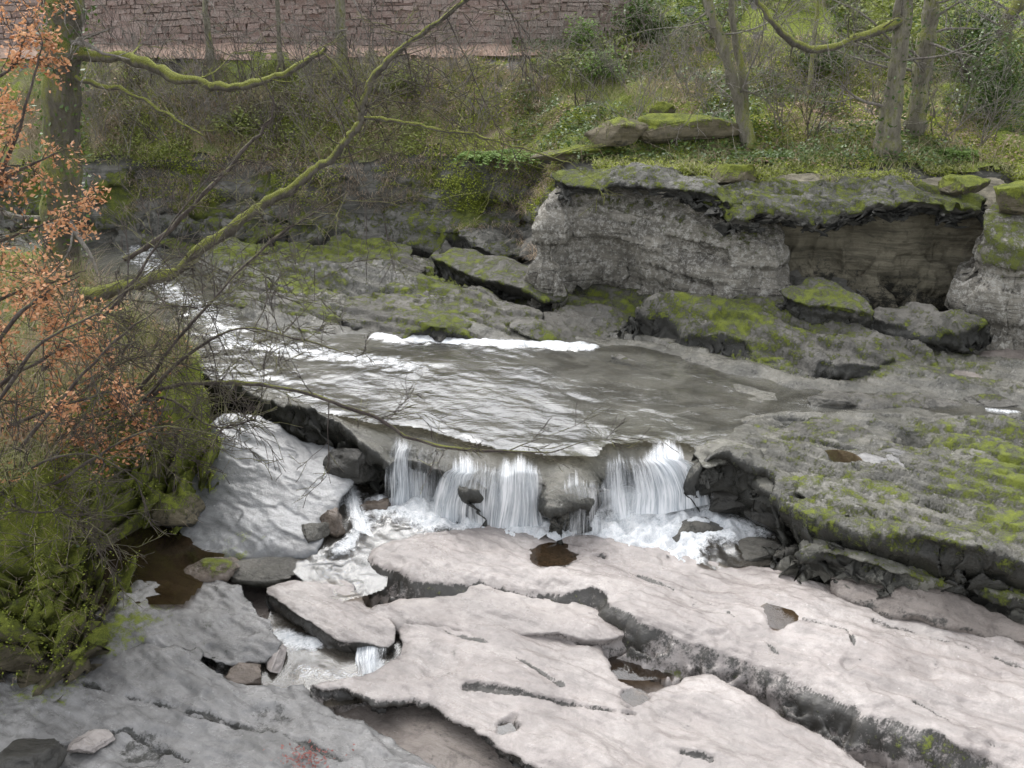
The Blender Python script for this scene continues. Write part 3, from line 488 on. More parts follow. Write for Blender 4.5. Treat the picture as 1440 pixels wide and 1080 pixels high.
def gfar(x,y): return fbtop(np.asarray(x,float),np.asarray(y,float))+.06
# cliff blocks
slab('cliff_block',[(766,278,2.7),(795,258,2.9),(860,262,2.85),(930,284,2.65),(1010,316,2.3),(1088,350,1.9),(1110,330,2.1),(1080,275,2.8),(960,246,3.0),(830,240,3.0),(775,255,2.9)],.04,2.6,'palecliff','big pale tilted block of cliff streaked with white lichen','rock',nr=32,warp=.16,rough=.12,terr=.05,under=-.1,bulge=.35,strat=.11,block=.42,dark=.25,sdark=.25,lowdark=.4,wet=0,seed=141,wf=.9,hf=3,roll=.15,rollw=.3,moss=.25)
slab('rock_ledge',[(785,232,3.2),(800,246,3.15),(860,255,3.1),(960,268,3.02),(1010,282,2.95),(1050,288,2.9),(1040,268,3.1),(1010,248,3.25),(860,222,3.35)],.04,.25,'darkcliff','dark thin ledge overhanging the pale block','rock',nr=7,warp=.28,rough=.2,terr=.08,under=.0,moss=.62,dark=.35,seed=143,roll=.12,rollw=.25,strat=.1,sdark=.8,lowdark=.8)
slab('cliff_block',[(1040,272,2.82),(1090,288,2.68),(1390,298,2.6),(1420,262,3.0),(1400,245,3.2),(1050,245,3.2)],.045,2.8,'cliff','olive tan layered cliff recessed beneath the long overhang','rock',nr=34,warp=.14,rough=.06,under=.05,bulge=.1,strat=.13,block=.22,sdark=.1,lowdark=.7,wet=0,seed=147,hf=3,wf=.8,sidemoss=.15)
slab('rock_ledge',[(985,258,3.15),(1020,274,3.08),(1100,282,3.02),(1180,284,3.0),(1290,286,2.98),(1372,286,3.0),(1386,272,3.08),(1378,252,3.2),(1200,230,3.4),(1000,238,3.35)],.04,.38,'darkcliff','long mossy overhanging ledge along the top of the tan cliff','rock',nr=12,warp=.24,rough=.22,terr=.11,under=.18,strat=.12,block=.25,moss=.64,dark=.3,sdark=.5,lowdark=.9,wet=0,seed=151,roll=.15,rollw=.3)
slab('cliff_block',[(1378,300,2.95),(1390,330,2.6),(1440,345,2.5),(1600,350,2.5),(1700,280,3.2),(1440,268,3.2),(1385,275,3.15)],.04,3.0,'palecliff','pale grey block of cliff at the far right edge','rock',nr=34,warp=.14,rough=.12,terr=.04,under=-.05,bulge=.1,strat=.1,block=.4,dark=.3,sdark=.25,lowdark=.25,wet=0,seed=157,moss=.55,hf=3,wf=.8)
# left bank
lb,lbtop,lbpoly=slab('left_bank',[(-500,700,1.4),(-50,700,1.45),(25,692,1.45),(66,670,1.45),(80,620,1.45),(105,565,1.4),(150,552,1.3),(215,545,1.25),(262,520,1.2),(272,495,1.3),(262,470,1.5),(210,452,1.6),(140,400,1.9),(60,350,2.1),(-300,320,2.3),(-700,400,2.3)],.055,3.3,'bank','steep mossy earth and rock bank at the left of the river','river bank',kind='structure',nr=36,warp=.14,rough=.18,terr=0,under=-.02,bulge=.05,strat=.08,block=.15,moss=.75,sdark=.1,lowdark=.2,wet=0,seed=163,wf=1.0,riser=0)
me=lb.data;a=me.color_attributes['mask'];arr=np.zeros(len(me.vertices)*4);a.data.foreach_get('color',arr);arr=arr.reshape(-1,4);co=np.zeros(len(me.vertices)*3);me.vertices.foreach_get('co',co);co=co.reshape(-1,3)+np.array(lb.location)
arr[:,0]=np.maximum(arr[:,0],.75+.7*fbm(co[:,0]*.8,co[:,1]*.8,co[:,2]*.8,3,9)-.4*sst(-co[:,2],1.1,1.7));a.data.foreach_set('color',arr.ravel())
# ---------- boulders
def boulder(px,py,z,sx,sy,sz,mat,label,seed,moss=0.,dark=0.,wet=.5,rot=0.,e=.8,sub=5,group=None,cuts=9,name='boulder'):
    bm=bmesh.new();bmesh.ops.create_icosphere(bm,subdivisions=sub,radius=1);V=np.array([v.co[:] for v in bm.verts]);fc=np.array([[v.index for v in f.verts] for f in bm.faces]);bm.free()
    nrm=V.copy();r_=np.random.default_rng(seed+100)
    V=np.sign(V)*np.abs(V)**e
    for _ in range(cuts):
        n=r_.normal(size=3);n/=np.linalg.norm(n);c=r_.uniform(.5,.8);d=V@n-c;V=V-np.clip(d,0,None)[:,None]*n*.93
    V=V*(1+.26*fbm(nrm[:,0]*1.6+seed,nrm[:,1]*1.6,nrm[:,2]*1.6,5,seed)[:,None])*1.2
    V=V*np.array([sx,sy,sz]);c,s=math.cos(rot),math.sin(rot);V=np.stack([V[:,0]*c-V[:,1]*s,V[:,0]*s+V[:,1]*c,V[:,2]],-1)
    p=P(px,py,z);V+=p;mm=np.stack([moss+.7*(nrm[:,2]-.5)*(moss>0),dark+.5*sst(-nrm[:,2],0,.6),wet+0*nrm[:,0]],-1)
    return tag(mk(name,V,fc,M[mat],mask=mm),label,'rock',group)
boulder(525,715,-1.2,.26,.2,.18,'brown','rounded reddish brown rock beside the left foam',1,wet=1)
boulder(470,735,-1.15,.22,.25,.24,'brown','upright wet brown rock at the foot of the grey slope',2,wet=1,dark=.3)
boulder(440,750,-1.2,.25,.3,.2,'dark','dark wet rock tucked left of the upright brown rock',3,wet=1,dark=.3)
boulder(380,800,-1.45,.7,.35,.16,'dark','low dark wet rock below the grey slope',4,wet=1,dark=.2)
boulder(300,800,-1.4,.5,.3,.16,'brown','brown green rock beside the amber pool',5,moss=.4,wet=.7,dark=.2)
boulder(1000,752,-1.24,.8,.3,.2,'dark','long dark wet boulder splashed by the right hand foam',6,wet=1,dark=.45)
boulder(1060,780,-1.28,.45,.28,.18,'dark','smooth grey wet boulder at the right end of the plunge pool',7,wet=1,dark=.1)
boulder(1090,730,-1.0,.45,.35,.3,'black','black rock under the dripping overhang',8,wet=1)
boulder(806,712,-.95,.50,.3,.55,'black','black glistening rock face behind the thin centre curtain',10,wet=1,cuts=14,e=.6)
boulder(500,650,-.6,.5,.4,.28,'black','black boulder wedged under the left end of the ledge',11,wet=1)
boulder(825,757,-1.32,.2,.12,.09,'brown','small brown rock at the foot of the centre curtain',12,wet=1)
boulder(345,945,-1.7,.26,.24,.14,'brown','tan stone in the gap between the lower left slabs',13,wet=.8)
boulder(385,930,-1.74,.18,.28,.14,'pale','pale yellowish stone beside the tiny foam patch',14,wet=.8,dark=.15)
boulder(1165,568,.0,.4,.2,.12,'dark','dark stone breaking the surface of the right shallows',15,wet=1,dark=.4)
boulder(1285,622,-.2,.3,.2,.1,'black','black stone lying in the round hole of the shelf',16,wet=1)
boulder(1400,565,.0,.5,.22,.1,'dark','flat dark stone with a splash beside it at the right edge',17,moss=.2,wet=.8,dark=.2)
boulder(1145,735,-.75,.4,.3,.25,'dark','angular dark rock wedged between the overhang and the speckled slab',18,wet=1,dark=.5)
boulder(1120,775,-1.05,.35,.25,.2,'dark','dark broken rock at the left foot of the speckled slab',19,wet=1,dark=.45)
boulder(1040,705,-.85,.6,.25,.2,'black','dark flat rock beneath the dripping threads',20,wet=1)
boulder(1035,245,3.2,.6,.4,.3,'bank','bright moss covered boulder on the lip of the cliff',21,moss=.8)
boulder(940,185,3.75,1.4,.4,.32,'bank','long moss covered rock lying on the far bank',22,moss=.6,e=.7,cuts=14)
boulder(870,185,3.8,.7,.35,.3,'bank','ochre mossy rock at the left end of the long mossy rock',23,moss=.4)
boulder(830,215,3.2,1.2,.5,.2,'bank','flat yellow green mossy shelf rock on the far bank',24,moss=.8,cuts=12)
boulder(1425,280,3.2,.5,.4,.32,'bank','moss topped boulder above the right hand block',25,moss=.85)
boulder(1350,262,3.15,.5,.4,.3,'bank','green mossy boulder between the cliff top trees and the right edge',26,moss=.8)
boulder(930,160,4.0,.3,.2,.25,'bank','small mossy stone behind the long mossy rock',27,moss=.8)
boulder(45,1068,-1.5,.35,.3,.2,'black','black rounded rock in the bottom left corner',28,wet=1,cuts=4)
boulder(130,1045,-1.62,.25,.2,.08,'pale','pale flat stone beside the black rock in the bottom left corner',29,wet=.5,dark=.3)
boulder(250,725,-1.2,.4,.3,.35,'bank','dark mossy rock jutting from the foot of the left bank',30,moss=.4,dark=.5)
boulder(110,905,-1.5,.5,.4,.3,'bank','bright green mossy rock at the foot of the mossy bank',31,moss=.9)
puddle(tB,833,880,-1.36,.3,.22,'round pothole puddle at the left end of the long crack','amber')
puddle(tB,892,970,-1.36,.2,.14,'small amber puddle in a pothole on the middle slab','amber')
puddle(tB,713,1015,-1.45,.15,.16,'tiny dark puddle near the front of the middle slab','amber')
puddle(tA,1100,862,-1.05,.34,.05,'shallow brown puddle on the long slab','amber')
puddle(tA,780,776,-1.1,.45,.07,'olive green puddle on the slab by the plunge pool','amber')
puddle(uptop,1180,655,0,.35,.14,'little pool pitted into the right hand shelf','amber')
p=P(895,930,-1.72);V=np.array([[p[0]+math.cos(t)*.8,p[1]+math.sin(t)*.5,-1.68] for t in np.linspace(0,6.28,30)[:-1]]);tag(mk('puddle',V,[list(range(29))],M['amber'],mask=np.zeros((29,3))),'dark water lying in the scooped end of the long crack','puddle',kind='structure')
# ---------- stone wall
V=[];Fc=[]
def boxv(c,s):
    b=len(V)
    for dz in (-1,1):
        for dx,dy in ((-1,-1),(1,-1),(1,1),(-1,1)):V.append((c[0]+dx*s[0]+random.uniform(-.035,.035),c[1]+dy*s[1]+random.uniform(-.03,.03),c[2]+dz*s[2]+random.uniform(-.028,.028)))
    for f in ((0,3,2,1),(4,5,6,7),(0,1,5,4),(1,2,6,5),(2,3,7,6),(3,0,4,7)):Fc.append([b+i for i in f])
wy=34.6;z=4.6
while z<7.2:
    h=random.uniform(.09,.22);x=-22+random.random()*.4
    while x<4.0:
        w=random.uniform(.12,.6);boxv((x+w/2,wy+random.uniform(-.05,.05),z+h/2+.05*math.sin(x*1.1+z*2)),(w/2-.012,.2,h/2-.008));x+=w
    z+=h
root=empty('stone_wall',(-9,wy,4.6),'long reddish brown coursed stone wall at the top of the far bank','wall')
mk('stones',V,Fc,M['wall'],root,smooth=False)
V=[];Fc=[];boxv((-9,wy+.05,5.85),(13,.17,1.3));mk('mortar_core',V,Fc,M['mortar'],root,smooth=False)
X,Y=np.meshgrid(np.arange(-20,4.2,.2),np.arange(32.7,34.6,.15));Zp=gfar(X,Y)+.08+.03*fbm(X,Y,0,3,4)
tag(mk('path',np.stack([X.ravel(),Y.ravel(),Zp.ravel()],-1),gridmesh(np.ones(X.shape,bool)),M['path']),'pinkish leaf dusted path at the foot of the stone wall','path',kind='structure')
# ---------- vegetation builders
class MB:
    def __init__(s):s.V=[];s.F=[]
    def tube(s,pts,rad,k=6):
        n=len(pts);b=len(s.V)
        for i,p in enumerate(pts):
            d=(pts[min(i+1,n-1)]-pts[max(i-1,0)]).normalized()
            a=d.cross(Vector((.3,.9,.2)));a.normalize();c=d.cross(a)
            for j in range(k):
                t=2*math.pi*j/k;s.V.append(tuple(p+(a*math.cos(t)+c*math.sin(t))*rad[i]))
        for i in range(n-1):
            for j in range(k):s.F.append((b+i*k+j,b+i*k+(j+1)%k,b+(i+1)*k+(j+1)%k,b+(i+1)*k+j))
    def build(s,name,mat,parent=None):
        return mk(name,np.array(s.V),np.array(s.F),M[mat],parent)
def rv(a=1.0):return Vector((random.uniform(-a,a),random.uniform(-a,a),random.uniform(-a,a)))
def grow(mb,p,d,L,r,depth,kids=3,wob=.22,up=.0,seg=6,spread=.8,tips=None,minr=.004):
    pts=[p];rad=[max(r,minr)];dirs=[d]
    for i in range(seg):
        d=(d+rv(wob)+Vector((0,0,up))).normalized();p=p+d*(L/seg);pts.append(p);rad.append(max(minr,r*(1-.8*(i+1)/seg)));dirs.append(d)
        if tips is not None and depth<=1:tips.append(p.copy())
    mb.tube(pts,rad,6 if r>.04 else (4 if r>.015 else 3))
    if depth>0:
        for k in range(kids):
            i=random.randint(1,seg);grow(mb,pts[i],(dirs[i]+rv(spread)).normalized(),L*random.uniform(.4,.65),rad[i]*.6,depth-1,kids,wob,up,max(3,seg-1),spread,tips,minr)
def cat(pts,n=6):
    P_=[Vector(p) for p in pts];out=[]
    for i in range(len(P_)-1):
        a=P_[max(i-1,0)];b=P_[i];c=P_[i+1];d=P_[min(i+2,len(P_)-1)]
        for k in range(n):
            t=k/n;out.append(.5*((2*b)+(c-a)*t+(2*a-5*b+4*c-d)*t*t+(3*b-a-3*c+d)*t*t*t))
    out.append(P_[-1]);return out
def limb(mb,spec,wob=.02,n=6,k=8):
    pts=[PY(a,b,Y) for a,b,Y,_ in spec];R=[r for *_,r in spec];c=cat(pts,n);rad=[np.interp(i/n,range(len(R)),R)*random.uniform(.8,1.22) for i in range(len(c))]
    c=[p+rv(wob) for p in c];mb.tube(c,rad,k);return c,rad
def leaves(name,pos,size,mat,parent=None,flat=.5,asp=.6):
    pos=np.asarray(pos,float);n=len(pos);sz=size*rng.uniform(.6,1.35,n)[:,None]
    nr=rng.normal(size=(n,3));nr[:,2]=np.abs(nr[:,2])+flat*2;nr/=np.linalg.norm(nr,axis=1)[:,None]
    a=np.cross(nr,rng.normal(size=(n,3)));a/=np.linalg.norm(a,axis=1)[:,None]+1e-9;b=np.cross(nr,a)
    v0=pos-a*sz*.5;v1=pos+b*sz*.5*asp-nr*sz*.06;v2=pos+a*sz*.55;v3=pos-b*sz*.5*asp-nr*sz*.06
    V=np.stack([v0,v1,v2,v3],1).reshape(-1,3);q=np.arange(n*4).reshape(n,4)
    return mk(name,V,q,M[mat],parent,smooth=False)
def blades(name,pos,h,w,mat,parent=None,lean=.4,ldir=None):
    pos=np.asarray(pos,float);n=len(pos);hh=h*rng.uniform(.5,1.4,n)[:,None];an=rng.uniform(0,2*math.pi,n)
    s=np.stack([np.cos(an),np.sin(an),0*an],-1)*w*.5;l=rng.normal(size=(n,3))*lean;l[:,2]=0
    if ldir is not None:l=l+np.array(ldir)
    m=pos+np.array([0,0,.6])*hh+l*hh*.35;t=pos+np.array([0,0,.9])*hh+l*hh
    V=np.stack([pos-s,pos+s,m+s*.7,m-s*.7,t+s*.1,t-s*.1],1).reshape(-1,3);b=np.arange(n)[:,None]*6
    q=np.concatenate([b+np.array([[0,1,2,3]]),b+np.array([[3,2,4,5]])],0)
    return mk(name,V,q,M[mat],parent,smooth=False)
def scat(n,x0,x1,y0,y1,hf,poly=None,inset=0,clump=None):
    x=rng.uniform(x0,x1,n);y=rng.uniform(y0,y1,n);k=np.ones(n,bool)
    if poly is not None:k&=polysd(x,y,np.array(poly))<-inset
    if clump is not None:k&=(fbm(x*clump[0],y*clump[0],0,3,clump[1])>clump[2])
    x,y=x[k],y[k];return np.stack([x,y,hf(x,y)],-1)
# far bank cover
p=scat(60000,-16,14,25,32.9,gfar,fbpoly,.0,(.7,5,.0));tag(blades('grass',p,.18,.02,'grass',lean=.8),'rough olive and straw grass over the far bank','grass',kind='stuff')
p=scat(16000,-16,16,25,32.9,gfar,fbpoly,.0,(.9,15,.0));tag(blades('dead_stems',p+0,.45,.013,'straw',lean=.9),'tangle of dead brown stems on the far bank','undergrowth',kind='stuff')
p=scat(34000,-16,16,25,33,gfar,fbpoly,.0,(.8,25,-.05));p[:,2]+=.09;tag(leaves('leaf_litter',p,.085,'litter',flat=1.5),'fallen brown leaves over the far bank','leaf litter',kind='stuff')
p=scat(130000,-13,12,25,32.4,gfar,fbpoly,.0,(.8,55,.03));p[:,2]+=rng.uniform(.03,.12,len(p));tag(leaves('moss_carpet',p,.065,'mossleaf',flat=.8),'yellow green moss carpet over the far bank','moss',kind='stuff')
p=scat(90000,0,16,25,40,gfar,fbpoly,.0,(.5,35,-.03));p[:,2]+=rng.uniform(.02,.28,len(p));tag(leaves('ivy_cover',p,.09,'ivy',flat=.8),'low ivy and bramble leaves under the right hand trees','ground cover',kind='stuff')
p=scat(60000,-14,3,28,32.6,gfar,fbpoly,.0,(.6,65,.02));p[:,2]+=rng.uniform(.02,.35,len(p));tag(leaves('bramble_cover',p,.075,'olive',flat=.6),'olive bramble leaves scattered below the stone wall','ground cover',kind='stuff')
p=scat(50000,2,22,32,44,gfar,None,0,(.35,36,-.15));p[:,2]+=rng.uniform(.02,.5,len(p));tag(leaves('hillside_cover',p,.14,'olive',flat=.5),'green undergrowth on the slope behind the right hand trees','ground cover',kind='stuff')
sc,sn=fbside();kk=np.where(fbm(sc[:,0]*.9,sc[:,1]*.9,sc[:,2]*1.4,3,88)>.0)[0];kk=rng.choice(kk,9000);pp=sc[kk]+sn[kk]*.05+rng.normal(size=(9000,3))*.04
tag(blades('edge_stems',pp,.35,.014,'straw',lean=.5,ldir=(0,-.5,-.8)),'dead stems and roots trailing over the dark rock bank','undergrowth',kind='stuff')
kk=np.where((fbm(sc[:,0]*.7,sc[:,1]*.7,sc[:,2]*1.4,3,89)>-.02)&(sc[:,2]>1.2))[0];kk=rng.choice(kk,30000);pp=sc[kk]+sn[kk]*.04+rng.normal(size=(30000,3))*.04
tag(leaves('edge_moss',pp,.055,'mossleaf',flat=.5),'moss clinging to the dark rock bank','moss',kind='stuff')
ex=rng.uniform(1.2,13,20000);ey=np.interp(ex,yfx,yfy)-rng.uniform(-.4,.8,20000);kk=fbm(ex*.9,ey*.9,0,3,93)>-.08;ex,ey=ex[kk],ey[kk];ez=3.12+rng.normal(size=len(ex))*.07-.45*sst(np.interp(ex,yfx,yfy)-ey,.45,.8)*rng.uniform(0,1,len(ex))
tag(leaves('cliff_edge_plants',np.stack([ex,ey,ez],-1),.07,'mossleaf',flat=.5),'moss and small plants spilling over the cliff edge','moss',kind='stuff')
kk=rng.choice(len(ex),5000);tag(blades('cliff_edge_grass',np.stack([ex[kk],ey[kk],ez[kk]],-1),.28,.013,'grass',lean=.6,ldir=(0,-.6,-.7)),'grass hanging over the cliff edge','grass',kind='stuff')
# shrubs
def cloud(c,r,n,shell=.5):
    d=rng.normal(size=(n,3));d/=np.linalg.norm(d,axis=1)[:,None];k=rng.uniform(shell,1,n)[:,None]
    d=d*k*(1+.7*fbm(d[:,0]*2,d[:,1]*2,d[:,2]*2+c[0],3,5)[:,None]*1.3);return np.array(c)+d*np.array(r)
def bush(px,py,Y,r,mat,label,n=1400,size=.09):
    x,_,_=PY(px,py,Y);z=float(gfar(x,Y));e=empty('bush',(x,Y,z),label,'bush')
    mb=MB()
    for k in range(9):grow(mb,Vector((x,Y,z)),Vector((random.uniform(-1,1),random.uniform(-1,1),1.2)).normalized(),r[2]*1.5,.015,1,3,minr=.006)
    mb.build('stems','twig',e);pp=cloud((x,Y,z+r[2]*.8),r,n,.3);pp=pp[pp[:,2]>z];leaves('foliage',pp,size,mat,e)
bush(845,125,31,(.6,.5,.5),'green','bright green rhododendron like bush right of the path end',1100)
bush(820,75,32.8,(.5,.4,.6),'green','small green bush against the end of the stone wall')
bush(1400,140,28,(1.0,.7,1.3),'ivy','dark holly bush at the right edge of the far bank',3500)
bush(1370,60,31,(1.2,.8,1.3),'ivy','dark evergreen bush high at the right edge',3000,.1)
bush(1150,150,31,(1.0,.6,.5),'ivy','low dark green bramble between the two groups of trees',1800)
bush(900,50,33.5,(.9,.6,.9),'ivy','ivy mass just right of the end of the stone wall',2500)
bush(1120,40,36,(1.4,.9,1.2),'olive','olive shrub on the slope at the top centre right',2600,.12)
bush(330,130,31,(.8,.5,.4),'olive','olive green shrub above the dark rock slope on the left',1300)
bush(560,110,31.6,(.9,.5,.35),'olive','low olive shrub below the path near the middle of the wall',1200)
def fern(px,py,Y,R,label,n=26):
    x,_,_=PY(px,py,Y);z=float(gfar(x,Y));e=empty('fern',(x,Y,z),label,'fern');pos=[];mb=MB()
    for k in range(n):
        a=random.uniform(0,6.28);L=R*random.uniform(.7,1.2);pts=[]
        for i in range(9):
            t=i/8;pts.append(Vector((x+math.cos(a)*L*t,Y+math.sin(a)*L*t*.9,z+R*(1.3*t-1.25*t*t))))
        mb.tube(pts,[.008]*9,3)
        for i in range(1,9):
            for s in (-1,1):
                for w in (.03,.08,.12):
                    pos.append(tuple(pts[i]+Vector((-math.sin(a),math.cos(a),0))*s*w*(1.3-i/9)))
    mb.build('stalks','green',e);leaves('fronds',pos,.085,'green',e,flat=1,asp=.45)
fern(715,228,28.4,.8,'bright green fern hanging over the rock edge right of centre',36)
fern(670,225,28.9,.65,'smaller fern just left of the bright green fern')
fern(760,232,28.1,.5,'small fern at the lip above the shadowed gap')
fern(1095,240,26.2,.45,'fern on the cliff top between the trees')
fern(1345,240,26,.5,'fern beside the mossy boulders at the cliff top')
def bare(x,Y,H,label,mat='twig',n=6,r=.016,depth=2,group=None):
    z=float(gfar(x,Y));e=empty('bare_shrub',(x,Y,z-.05),label,'shrub',group);mb=MB()
    for k in range(n):grow(mb,Vector((x+random.uniform(-.3,.3),Y+random.uniform(-.2,.2),z-.05)),Vector((random.uniform(-.8,.8),random.uniform(-.8,.6),1.1)).normalized(),H*random.uniform(.7,1.1),r,depth,4,.2,.03,6,.8,minr=.0055)
    mb.build('stems',mat,e)
gl='leafless grey shrubs crowding the far bank'
sp=[(150,200,31),(210,230,30.8),(250,180,31.5),(310,220,30.8),(370,200,31),(430,170,31.6),(500,220,30.5),(560,200,31),(620,190,31),(640,120,32),(760,150,31),(790,120,31.8),(350,100,32),(200,110,32),(1100,200,27.5),(970,140,30),(1180,170,28.5),(1060,110,31.5),(1330,200,27),(940,90,32),(1200,80,33),(180,230,30.6),(240,225,30.7),(280,200,31),(340,210,30.9),(400,230,30.6),(460,200,31),(130,150,31.5),(590,150,31.6),(690,170,30.4),(730,110,31.6),(870,120,30.5),(900,200,28),(1000,180,28.5),(1150,100,30),(1240,120,29),(1390,200,26.5),(1360,100,30),(450,100,32),(540,90,32.1),(270,100,32.1),(1080,60,33.5),(1010,60,33),(820,170,29.5),(520,170,31.3),(660,210,30),(300,150,31.6),(170,160,31.8),(1130,210,27),(1300,150,28.5)]
for (a,b,Y) in sp:
    bare(PY(a,b,Y)[0],Y,random.uniform(1.4,2.4) if a<900 else random.uniform(1.2,2),'leafless grey shrub with a spray of thin upright stems on the far bank',group=gl,mat=random.choice(['twig','twig','twigdark']))
# trees
def ftree(label,spec,mat='bark',kids=9,ivy=0,extra=(),cat_='tree'):
    b=PY(*spec[0][:3]);e=empty('tree',tuple(b),label,cat_);mb=MB();c,rad=limb(mb,spec,.02,6,12)
    for j in range(5):
        a=j*1.3;tip=Vector(b)+Vector((math.cos(a)*spec[0][3]*2.6,math.sin(a)*spec[0][3]*2.6,-.25));mb.tube([c[2],c[1]*.5+tip*.5+Vector((0,0,.05)),tip],[rad[0]*.6,rad[0]*.4,.04],6)
    mb.build('trunk',mat,e)
    tw=MB()
    for k in range(kids):
        i=random.randint(len(c)//4,len(c)-1);grow(tw,c[i],(Vector((random.uniform(-1,1),random.uniform(-1,.4),random.uniform(-.4,.7)))).normalized(),random.uniform(1.4,2.8),rad[i]*.18,3,3,.25,-.01,6,.9,minr=.0055)
    tw.build('twigs','twig',e)
    for sp in extra:
        m2=MB();cc,rr=limb(m2,sp,.035,6,7)
        for k in range(9):
            i=random.randint(3,len(cc)-1);grow(m2,cc[i],(rv(1)+Vector((0,0,.1))).normalized(),random.uniform(.4,1.1),rr[i]*.3,2,3,.25,0,5,.9)
        m2.build('branch','barkmoss',e)
    if ivy:
        ps=[]
        for _ in range(ivy):
            i=random.randint(0,len(c)-1);a=random.uniform(0,6.28);r_=rad[i]*random.uniform(.95,1.5);ps.append((c[i][0]+math.cos(a)*r_,c[i][1]+math.sin(a)*r_,c[i][2]+random.uniform(-.2,.2)))
        leaves('ivy',ps,.1,'ivy',e,flat=.1)
    return e,c,rad
ftree('thick leaning tree trunk on the cliff top, left of the close pair at the right',[(1245,238,25.9,.36),(1250,180,26,.25),(1262,100,26.1,.21),(1272,0,26.2,.19),(1290,-120,26.3,.16),(1300,-300,26.5,.12)],'bark',12,350,[[(1268,28,26.1,.10),(1215,50,25.8,.09),(1150,70,25.4,.08),(1100,48,25.1,.07),(1062,-5,24.9,.055),(1040,-60,24.8,.04)]])
ftree('slimmer trunk standing just behind the thick leaning one at the right',[(1283,200,27,.27),(1292,140,27,.22),(1302,60,27.2,.2),(1312,-20,27.3,.18),(1320,-300,27.5,.1)],'bark',10,250)
ftree('slender leaning tree on the cliff top above the pale block',[(1056,218,26.8,.19),(1040,150,27,.14),(1018,70,27.2,.13),(994,-5,27.5,.12),(970,-200,28,.08)],'bark',12,80)
ftree('thin tree twinned with the slender leaning one',[(1046,205,27.3,.14),(1046,120,27.5,.1),(1030,20,27.8,.09),(1020,-200,28,.06)],'bark',9)
ftree('narrow mossy trunk in front of the middle of the stone wall',[(482,100,32.3,.2),(480,60,32.3,.16),(478,0,32.3,.15),(470,-200,32.3,.1)],'bark',9)
ftree('thin pale trunk in front of the left part of the stone wall',[(298,110,32.2,.14),(294,60,32.2,.1),(288,0,32.2,.09),(280,-200,32.2,.06)],'bark',8)
ftree('short mossy trunk at the top right corner',[(1412,75,30,.25),(1415,30,30,.2),(1435,0,30,.18),(1470,-100,30,.12)],'barkmoss',5)
ftree('thin sapling at the left of the stone wall',[(395,95,32.1,.1),(392,50,32.1,.06),(388,-20,32.1,.05),(380,-120,32.1,.03)],'bark',7)
ftree('dark sapling crossing the slope at the top right',[(1135,180,29,.1),(1140,100,29.5,.06),(1150,0,30,.05),(1155,-100,30,.03)],'bark',8)
ftree('big ivy clad tree on the left bank behind the orange leaves',[(85,420,21.6,.46),(88,330,21.6,.38),(86,220,21.6,.35),(88,100,21.5,.34),(92,0,21.4,.33),(95,-200,21.4,.3)],'barkmoss',12,1100,
 [[(112,78,21.4,.12),(180,82,21.2,.10),(250,108,21,.09),(320,122,20.8,.08),(390,108,20.6,.07),(460,70,20.4,.045)],[(105,110,21.3,.05),(180,130,21,.04),(240,165,20.8,.03),(285,190,20.6,.02)]])
# leaning mossy river tree
e=empty('leaning_tree',tuple(PY(165,412,18.8)),'long mossy leaning trunk arching from the left bank up over the river','tree')
mb=MB();c,rad=limb(mb,[(120,415,19,.14),(170,405,18.8,.12),(215,392,18.7,.105),(252,380,18.6,.10),(280,352,18.5,.095),(322,325,18.4,.088),(352,300,18.3,.085),(378,282,18.2,.082),(412,264,18.1,.072),(446,236,18,.068),(470,220,17.9,.062),(490,192,17.8,.058),(506,172,17.7,.055),(510,146,17.6,.052),(524,112,17.5,.048),(548,82,17.3,.042),(570,62,17.3,.038),(610,36,17.1,.034),(655,0,17,.03),(720,-60,16.8,.025)],.022,5,10);mb.build('trunk','barkmoss',e)
m2=MB();c2,r2=limb(m2,[(505,165,17.7,.036),(530,165,17.7,.034),(560,172,17.6,.03),(592,176,17.6,.028),(622,184,17.5,.026),(660,186,17.5,.022),(690,197,17.4,.02),(750,213,17.3,.014),(800,228,17.2,.008)],.02,4,7)
for k in range(14):
    i=random.randint(4,len(c2)-1);grow(m2,c2[i],(rv(1)+Vector((.6,0,-.1))).normalized(),random.uniform(.5,1.2),.011,2,3,.2,0,5,.8,minr=.005)
m2.build('branch','barkmoss',e)
m3=MB();c3,r3=limb(m3,[(175,365,18.7,.045),(230,330,18.6,.04),(300,260,18.4,.035),(350,205,18.3,.03),(382,165,18.2,.025),(380,130,18.2,.015)],.025,5,6)
for k in range(12):
    i=random.randint(4,len(c3)-1);grow(m3,c3[i],(rv(1)+Vector((.3,0,.3))).normalized(),random.uniform(.4,1.0),.012,2,3,.2,0,5,.8,minr=.005)
m3.build('branch','twigdark',e)
m4=MB()
for k in range(55):
    i=random.randint(6,len(c)-1);grow(m4,c[i],(rv(1)+Vector((.4,0,.1))).normalized(),random.uniform(.6,1.9),.014,2,4,.2,-.01,6,.8,minr=.0052)
m4.build('twigs','twigdark',e)
